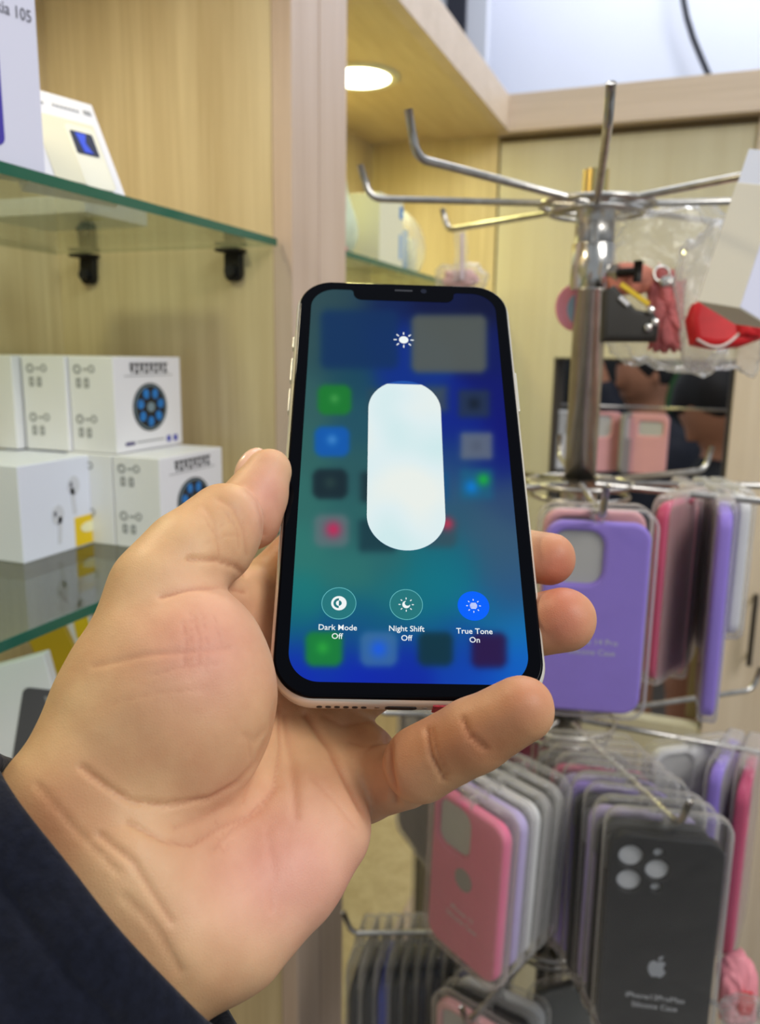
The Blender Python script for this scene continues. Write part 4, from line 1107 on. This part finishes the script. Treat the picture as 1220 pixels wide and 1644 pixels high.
# fourth tier: a long row seen edge-on
G4 = 'dark phone cases in a row on the bottom left arm'
for i in range(12):
    s_ = .176 - i * .0122
    c_ = 'blue' if i in (2, 8) else ('navy' if i in (5, 6) else 'black')
    lb = 'dark phone case seen edge-on in the long row on the bottom left arm'
    if i == 0: lb = 'black phone case at the hook end of the long bottom row'
    if i == 2: lb = 'dark blue phone case near the hook end of the long bottom row'
    if i == 8: lb = 'dark blue phone case in the inner half of the long bottom row'
    if i == 11: lb = 'black phone case at the inner end of the long bottom row'
    if i in (5, 6): lb = 'navy phone case in the middle of the long bottom row'
    pack(along(T4_, -156, s_), dirv(-156), c_, 'square', lb, G4, hdr=.034, drop=.0, h=.150, w=.074, twist=random.uniform(-3, 3) - 14, top=-.004)
G5 = 'rounded smoke-grey cases behind the long bottom row'
for i in range(4):
    pack(along(T4_, 146, .165 - i * .020), dirv(-150), 'smoke', 'square', ['smoke-grey phone case standing leftmost behind the long bottom row', 'second smoke-grey phone case from the left behind the long bottom row', 'third smoke-grey phone case from the left behind the long bottom row', 'smoke-grey phone case showing its full back beside the bright pink one'][i], G5, hdr=.0, drop=.0, h=.150, w=.074, twist=28 + 4 * i)
for i, (c_, lb) in enumerate([('palepink', 'pale pink phone case at the bottom edge, in front of the long row'), ('black', 'black phone case with a glinting top at the bottom edge'), ('white', 'white phone case behind the black one at the bottom edge')]):
    pack(along(T4_, -108, .128 - i * .018), dirv(-100), c_, 'square', lb, None, hdr=.006, drop=.0, h=.150, twist=-8 + 5 * i, tiltx=2)
pack(along(T4_, -62, .06), dirv(-70), 'smoke', 'plain', 'smoke-grey phone case low down between the bright pink and the black stack', hdr=.006, drop=.0, h=.150, twist=20)

# ================================================================== CRINKLED BAGS AND WHAT IS IN THEM
def blob(name, c, rx, ry, rz, m, parent, seed=0, amp=.12, n=56, R=None, power=.7):
    r_ = np.random.default_rng(seed); ph0 = r_.uniform(0, 6, 12); V = []; Fc = []
    m_ = n // 2
    for i in range(m_ + 1):
        t_ = math.pi * i / m_
        for k in range(n):
            a = 2 * math.pi * k / n
            x, y, z = math.sin(t_) * math.cos(a), math.sin(t_) * math.sin(a), math.cos(t_)
            sp = lambda v: math.copysign(abs(v) ** power, v)
            d = 1 + amp * (math.sin(5 * a + ph0[0] + 3 * z) * math.sin(4 * t_ + ph0[1]) + .6 * math.sin(9 * a + ph0[2] + 6 * z) * math.sin(7 * t_ + ph0[3]) + .4 * math.sin(15 * a + ph0[4] - 9 * z) * math.sin(11 * t_ + ph0[5]))
            V.append((sp(x) * rx * d, sp(y) * ry * d, sp(z) * rz * d))
    for i in range(m_):
        for k in range(n): Fc.append((i * n + k, (i + 1) * n + k, (i + 1) * n + (k + 1) % n, i * n + (k + 1) % n))
    M = T4(Vector(c)) @ (R.to_4x4() if R is not None else Matrix.Identity(4))
    return mesh(name, V, Fc, m, parent, True, M)
VR = Matrix([[CI[i][0], -CI[i][1], -CI[i][2]] for i in range(3)])      # faces the aisle
def bag(name, label, cat, c, w, h, d, seed, loc_m=FILM):
    t = thing(name, label, cat, c)
    blob('clear_film', (0, 0, 0), w, h, d, loc_m, t, seed, .10, R=VR)
    return t
REDF = mat('red_fabric', (206, 26, 34), .5, noise=.15, nscale=60); DKF = mat('dark_grey_pouch', (52, 50, 46), .55)
t = bag('plastic_bag', 'crinkled clear bag holding a red pouch, hanging upper right', 'bag', at(1163, 482, .60), .034, .054, .016, 3)
t = bag('plastic_bag', 'crinkled clear bag round a dark pouch, hanging beside the chrome pole', 'bag', at(1082, 462, .655), .056, .066, .016, 5)
def vobj(px, py, d, name, label, cat):
    return thing(name, label, cat, at(px, py, d), None, VR)
t = vobj(1160, 522, .585, 'red_pouch', 'shiny red pouch with white piping inside a clear bag', 'pouch')
put('body', plate_mesh([[(-.023, -.014), (-.026, .004), (-.022, .015), (-.012, .019), (-.004, .012), (.010, .010), (.027, .012), (.028, -.010), (.012, -.016), (-.008, -.017)]], .016, .005, 3), REDF, t)
pts = [(-.022 + .03 * k / 10, -.012 - .006 * math.sin(math.pi * k / 10) + .004 * (k / 10) ** 3, .0088) for k in range(11)]
MB().tube(pts, .0010, 8).build('piping', mat('white_piping', (230, 214, 208), .4), t, True)
blob('fold', (.016, -.001, .006), .010, .010, .006, REDF, t, 4, .1, 24)
t = vobj(1010, 502, .612, 'dark_pouch', 'dark grey pouch with a yellow strip inside a clear bag', 'pouch')
put('body', plate_mesh([[(-.022, -.022), (-.020, .016), (-.012, .020), (.004, .002), (.018, -.001), (.022, -.008), (.020, -.022)]], .012, .004, 3), DKF, t)
MB().box((0, 0, 0), (.026, .0034, .002), T4((.002, .012, .007)) @ Matrix.Rotation(math.radians(-36), 4, 'Z')).build('yellow_strip', YELLOW, t)
MB().box((0, 0, 0), (.009, .003, .002), T4((-.006, .007, .007)) @ Matrix.Rotation(math.radians(-42), 4, 'Z')).build('white_tag', WHITE_CARD, t)
for i, (x, y) in enumerate(((.014, .000), (.017, -.009), (.012, -.013))):
    blob('ring', (x, y, .007), .003, .003, .002, CHROME, t, i, .02, 16)
t = vobj(1068, 500, .63, 'pink_pouch', 'crumpled pink item in the clear bag between the dark and the red pouch', 'pouch')
blob('body', (0, 0, 0), .013, .030, .006, mat('dusty_pink_fabric', (200, 110, 110), .6, noise=.3, nscale=90), t, 8, .2)
t = vobj(1010, 448, .63, 'salmon_pouch', 'salmon-pink pouch top showing above the dark pouch beside the pole', 'pouch')
blob('body', (0, 0, 0), .019, .012, .006, mat('salmon_fabric', (206, 128, 106), .6), t, 9, .04)
t = vobj(915, 494, .66, 'round_badge', 'pink and pale blue round item showing left of the chrome pole', 'badge')
put('disc', plate_mesh([circ(.004, 0, .016, 32, .019)], .004, .001), mat('pink_enamel', (232, 150, 168), .35), t)
put('face', plate_mesh([circ(.007, -.002, .010, 24, .013)], .0012), mat('pale_blue_enamel', (150, 178, 204), .35), t, T4((0, 0, .0022)))
# key ring glints in the upper bag
t = vobj(1062, 440, .615, 'key_ring', 'small steel key ring in the clear bag above the pink item', 'key ring')
torus(.006, .0012, 0, 24, 6).build('ring', CHROME, t, True)
blob('charm', (.004, -.006, 0), .006, .004, .003, CHROME, t, 12, .2, 20)

# hanging box upper right
up = Vector(at(1182, 292, .50) - at(1119, 484, .50)); up_n = up.normalized()
vn = Vector(-at(1150, 380, .50) + ORG).normalized()
side = up_n.cross(vn).normalized(); nrm = side.cross(up_n)
Rb = frame(side, up_n, nrm)
t = thing('hanging_box', 'pale retail box hanging tilted in the upper right corner, white header card on top', 'box', at(1119, 484, .50), None, Rb)
hl = up.length
def prism(poly, y0, y1):
    n = len(poly); v = [(x, y, z) for y in (y0, y1) for x, z in poly]
    f = [(i, (i + 1) % n, n + (i + 1) % n, n + i) for i in range(n)] + [tuple(reversed(range(n))), tuple(range(n, 2 * n))]
    return MB().add(v, f)
prism([(0, 0), (.0245, .004), (.050, -.020), (.026, -.026)], 0, hl).build('body', mat('warm_white_card', (222, 216, 200), .45), t, bevel=.0006)
prism([(.001, -.0006), (.0245, .0034), (.0245, .0026), (.001, -.0014)], hl, hl + .022).build('header_card', mat('blueish_white_card', (226, 230, 244), .4), t)
prism([(.0248, .0042), (.0502, -.0198), (.0498, -.0202), (.0244, .0038)], .001, hl - .012).build('side_panel', mat('lilac_white_card', (226, 226, 244), .35), t)
sd_ = Vector((.0254, 0, -.024)).normalized(); nn_ = Vector((.024, 0, .0254)).normalized()
Mf = T4(Vector((.0365, hl * .42, -.0073)) + nn_ * .0004) @ frame(sd_, (0, 1, 0), nn_).to_4x4()
put('printed_disc', plate_mesh([circ(0, 0, .0075, 24, .0105)], .0004), BLACK_INK, t, Mf, smooth=False)

# clear strip hanging from the back left hook, over the bay shelf
t = vobj(738, 372, .765, 'hanging_strip', 'clear plastic strip hanging from the lowest left hook above the phone', 'strip')
put('strip', plate_mesh([[(-.006, 0), (.006, 0), (.008, -.020), (.005, -.046), (-.007, -.046), (-.004, -.02)]], .003, .001), FILM, t)
put('inner_strip', plate_mesh([rrect(.003, .044, .001)], .001), mat('pale_lilac_strip', (204, 190, 200), .4), t, T4((.002, -.024, .002)))
t = bag('plastic_bag', 'small crumpled pinkish bag just above the top right of the phone', 'bag', at(740, 448, .775), .024, .014, .010, 11)
blob('content', (0, -.002, 0), .016, .008, .006, mat('pale_rose_content', (226, 180, 180), .5), t, 13, .2, 24, VR)

# ================================================================== SECOND BAY: goods on the glass shelf
zs2 = .097
def xfx(px, py): return on(px, py, 0, FX - .03)
t = thing('snack_packet', 'pale green plump packet leaning on the bay shelf left under the lamp', 'packet', (FX - .055, .800, Z(zs2)))
g = SDF((-.07, -.09, -.01), (.07, .09, .16), .003)
g.ell((0, 0, .062), np.eye(3), (.030, .055, .066), .01); g.ell((.0, .02, .03), np.eye(3), (.034, .058, .034), .02)
v_, f_ = g.nets(); v_[:, 2] = np.maximum(v_[:, 2], 0)
fast_mesh('body', v_, f_, mat('mint_white_film', (216, 232, 206), .25, noise=.14, nscale=30, bump=.6), t)
p_ = on(560, 395, 0, FX - .012)
MB().b2((.026, -.045, .006), (.030, .02, .022)).build('red_print', mat('rose_print', (214, 120, 130), .5), t, bevel=.001)
t, d = carton('cream_box', 'cream box with a blue square label on the bay shelf', (FX - .075, .905, Z(zs2)), (FX - .022, .985, Z(zs2 + .082)), mat('cream_card', (232, 230, 200), .5))
put('blue_label', plate_mesh([rrect(.012, .014, .001)], .0004), mat('cyan_blue_print', (40, 130, 200), .5), t, T4((d[0] / 2 + .0002, d[1] / 2 - .008, .070)) @ RX, smooth=False)
put('blue_pattern', plate_mesh([rrect(.010, .030, .004)], .0004), mat('pale_blue_print', (150, 180, 210), .5), t, T4((d[0] / 2 + .0002, d[1] / 2 - .010, .030)) @ RX, smooth=False)
t = thing('plastic_bag', 'clear bag with pale blue contents at the right end of the bay shelf', 'bag', (FX - .050, 1.055, Z(zs2)))
g = SDF((-.06, -.09, -.01), (.06, .09, .12), .003); g.ell((0, 0, .040), np.eye(3), (.028, .060, .044), .01); g.ell((0, -.02, .05), np.eye(3), (.024, .034, .036), .01)
v_, f_ = g.nets(); v_[:, 2] = np.maximum(v_[:, 2], 0)
fast_mesh('film', v_, f_, FILM, t)
MB().box((0, -.022, .032), (.026, .030, .056)).build('blue_card', mat('pale_blue_print', (150, 180, 210), .5), t, bevel=.002)
MB().box((0, .018, .028), (.026, .026, .050)).build('cream_card', mat('cream_card', (232, 230, 200), .5), t, bevel=.002)

# ================================================================== UNDER THE LOWER GLASS SHELF
zb = -.330
structure(MB().b2((BX, -.35, Z(zb - .012)), (FX - .004, DY0 - .001, Z(zb))).build('trim_14', WOOD))
def leaning(name, label, px, py, y, w, h, th_, rot, m=WHITE_CARD, lean=.18):
    p = on(px, py, 1, y)
    zl = Vector((math.sin(.55), -math.cos(.55), .0)).normalized()
    R = frame(Vector((0, 0, 1)).cross(zl), (0, 0, 1), zl) @ Matrix.Rotation(-lean, 3, 'X') @ Matrix.Rotation(math.radians(rot), 3, 'Z')
    t = thing(name, label, 'box', p, None, R)
    MB().b2((-w, -h, -th_), (0, 0, 0)).build('body', m, t, bevel=.0008)
    return t
t = leaning('power_bank_carton', 'white carton picturing a dark power bank, leaning below the lower glass shelf', 70, 1050, .395, .075, .115, .018, 13)
k = put('printed_power_bank', plate_mesh([rrect(.0235, .056, .004)], .0006), mat('charcoal_print', (84, 82, 86), .45), t, T4((-.0175, -.048, .0002)) @ Matrix.Rotation(math.radians(-23), 4, 'Z'))
put('printed_logo', plate_mesh([[(-.002, .0022), (.002, .0022), (0, -.002)]], .0003), GREY_INK, k, T4((.004, .021, .0004)), smooth=False)
put('lettering', plate_mesh([rrect(.0022, .016, .001)], .0003), mat('pale_grey_print', (140, 140, 146), .5), k, T4((.005, -.014, .0004)), smooth=False)
put('yellow_corner', plate_mesh([rrect(.020, .018, .003)], .0006), YELLOW, t, T4((-.046, -.012, .0002)), smooth=False)
t = leaning('yellow_carton', 'deep yellow carton standing behind the power bank one', 100, 1000, .50, .030, .15, .02, 22, mat('deep_yellow_card', (190, 156, 14), .5))
t = leaning('yellow_carton', 'white and yellow carton partly hidden behind the wrist side of the thumb', 142, 985, .52, .034, .15, .02, 10, WHITE_CARD)
put('yellow_panel', plate_mesh([rrect(.033, .03, .001)], .0004), mat('deep_yellow_card', (190, 156, 14), .5), t, T4((-.017, -.040, .0003)), smooth=False)
put('yellow_panel', plate_mesh([rrect(.012, .018, .001)], .0004), YELLOW, t, T4((-.007, -.010, .0003)), smooth=False)

# ================================================================== BEYOND THE OPENING
ry = WY + .07
rl = MB().tube([(OX0 + .005, ry, Z(-.086)), (OX1 - .005, ry, Z(-.086))], .0022, 10).build('hanging_rail', STEEL, smooth=True)
tag(rl, 'thin steel rail across the opening carrying the pink cases', 'rail')
def behind(px, color, style, label, tw, w=.0776, h=.105):
    x = on(px, 660, 1, ry)[0]
    return pack((x, ry, Z(-.084)), (-.1, -1), color, style, label, 'cases hanging in the opening', hdr=.014, drop=.0, h=h, w=w, twist=tw, film=False)
behind(1040, 'palepink', 'wide', 'pink phone case with a window cut-out, seen inside the opening', 0, w=.074)
behind(1012, 'grey', 'square', 'blue-grey phone case edge showing left of the window-cut pink one', 70, w=.05)
behind(974, 'palepink', 'square', 'pink phone case in the opening, close right of the chrome pole', 42, w=.06)
behind(944, 'navy', 'square', 'navy phone case in the opening, partly behind the chrome pole', 20, w=.05, h=.10)
behind(903, 'white', 'square', 'clear-white phone case at the left edge of the opening', 50, w=.04)

def person(hx, hy, hz, face, lean, label, jacket, bow=0.3, arm_up=False):
    """a standing figure; head centre at hx,hy,hz, facing direction 'face' (degrees)"""
    f = np.array([math.cos(math.radians(face)), math.sin(math.radians(face)), 0]); s_ = np.array([-f[1], f[0], 0]); u = np.array([0, 0, 1.0])
    head = np.array([hx, hy, hz]); k = hz / 1.56
    neck = head - u * .13 - f * .03; hips = np.array([hx, hy, 0]) - f * lean + u * .88 * max(k, .9)
    t = thing('person', label, 'person', (hips[0], hips[1], 0)); o3 = np.array([hips[0], hips[1], 0])
    lo = np.minimum(head, hips) - [.42, .42, 0]; hi = np.maximum(head, hips) + [.42, .42, .22]; lo[2] = -.01
    b = SDF(lo, hi, .011); j = SDF(lo, hi, .011)
    chest = neck - u * .16 - f * .02
    b.ell(head, np.array([f * math.cos(bow) - u * math.sin(bow), s_, u * math.cos(bow) + f * math.sin(bow)]), (.096, .075, .118), .02)
    nf = f * math.cos(bow) - u * math.sin(bow); nu = u * math.cos(bow) + f * math.sin(bow)
    b.cap(head + nf * .090 + nu * .01, head + nf * .104 - nu * .018, .010, .013, .01)          # nose
    b.cap(head + nf * .080 - nu * .055 - s_ * .02, head + nf * .080 - nu * .055 + s_ * .02, .012, .012, .01)
    b.cap(head + nf * .060 - nu * .095, head + nf * .065 - nu * .09, .022, .02, .02)           # chin
    for q in (-1, 1): b.cap(head + s_ * q * .078 + nu * .01, head + s_ * q * .080 - nu * .025, .012, .010, .008)
    b.cap(head - nu * .06 - nf * .02, neck - u * .03, .052, .058, .02)
    for g_, e in ((b, 0), (j, .016)):
        g_.cap(chest - s_ * .13, chest + s_ * .13, .085 + e, .085 + e, .06); g_.cap(chest, hips, .125 + e, .12 + e, .08)
        g_.cap(hips - s_ * .07, hips + s_ * .07, .10 + e, .10 + e, .06)
        for q in (-1, 1):
            sh = chest + s_ * q * .17 + u * .03; el = sh - u * .28 + s_ * q * .04 + f * .03
            wr = el + f * .20 - u * .08 - s_ * q * .08
            if arm_up and q == 1: el = sh - u * .22 + f * .10; wr = head + f * .15 - u * .06 + s_ * .02
            g_.cap(sh, el, .052 + e, .042 + e, .03); g_.cap(el, wr, .042 + e, .030 + e * .6, .012)
            if g_ is b:
                hd = wr + (wr - el) / np.linalg.norm(wr - el) * .07
                b.cap(wr, hd, .026, .024, .01); dd = (wr - el) / np.linalg.norm(wr - el)
                for fi in range(4): b.cap(hd + u * (.024 - .016 * fi), hd + u * (.028 - .018 * fi) + dd * (.06 - .006 * abs(fi - 1)), .0095, .008, .003)
                b.cap(wr + dd * .03 + u * .02, wr + dd * .06 + u * .05, .011, .009, .004)
                foot = np.array([hips[0], hips[1], 0]) + s_ * q * .10
                b.cap(hips + s_ * q * .08, foot + u * .47 + f * .02, .085, .058, .03); b.cap(foot + u * .47 + f * .02, foot + u * .08, .056, .040, .01); b.cap(foot + u * .04, foot + u * .035 + f * .15, .042, .034, .02)
    j.cap(neck - u * .05, neck - u * .08, .075, .09, .03)
    vb, fb = b.nets(); vj, fj = j.nets()
    fast_mesh('body', relax(vb, fb, 2) - o3, fb, mat('warm_skin', (176, 122, 92), .55), t)
    fast_mesh('jacket', relax(vj, fj, 2) - o3, fj, jacket, t)
    hr = SDF(head - .16, head + .16, .008)
    hr.ell(head - nf * .022 + nu * .030, np.array([nf, s_, nu]), (.098, .088, .112), .01); hr.cap(head + nf * .04 + nu * .09, head + nf * .07 + nu * .075, .03, .025, .02)
    vr, fr = hr.nets(); fast_mesh('hair', relax(vr, fr, 2) - o3, fr, mat('black_hair', (20, 18, 20), .5, bump=1.0, nscale=120), t)
    return t
JK = mat('dark_blue_jacket', (26, 30, 44), .7, noise=.2, nscale=20); JK2 = mat('black_jacket', (18, 20, 26), .6)
a_ = at(1150, 655, 2.15); b_ = at(1032, 600, 2.85)
person(a_[0], a_[1], a_[2], 205, .05, 'person in a black jacket with dark hair, head bowed, at the right of the opening', JK2, bow=.75)
t = person(b_[0], b_[1], b_[2], 215, .03, 'person in a dark jacket holding a hand to the face, behind the opening', JK, bow=.25, arm_up=True)
t = thing('green_shirt', 'small green garment hanging in the dark beyond the opening', 'shirt', on(1082, 612, 1, 3.985), None, frame((1, 0, 0), (0, 0, 1), (0, -1, 0)))
put('fabric', plate_mesh([[(-.05, .12), (.05, .12), (.11, .09), (.09, .03), (.06, .05), (.06, -.14), (-.06, -.14), (-.06, .05), (-.09, .03), (-.11, .09)]], .02, .006), mat('green_fabric', (52, 92, 50), .7), t)
al = bpy.data.lights.new('room_beyond_light', 'AREA'); al.size = .8; al.energy = 12; al.color = (1, .95, .88)
ao = bpy.data.objects.new('room_beyond_light', al); COL.objects.link(ao); ao.location = (-.1, 2.0, 2.6)

# bottom right corner: pink soft pouch
t = thing('pink_plush', 'soft pink pouch with a red patch at the lower right corner', 'pouch', at(1183, 1590, .62), None, VR)
blob('body', (0, 0, 0), .014, .028, .010, mat('soft_pink_fabric', (238, 150, 160), .5), t, 21, .08)
blob('red_patch', (.002, -.004, .008), .007, .010, .004, REDF, t, 22, .08, 24)
t = bag('plastic_bag', 'crinkled clear bag in the bottom right corner below the pink pouch', 'bag', at(1196, 1628, .60), .018, .012, .010, 23)
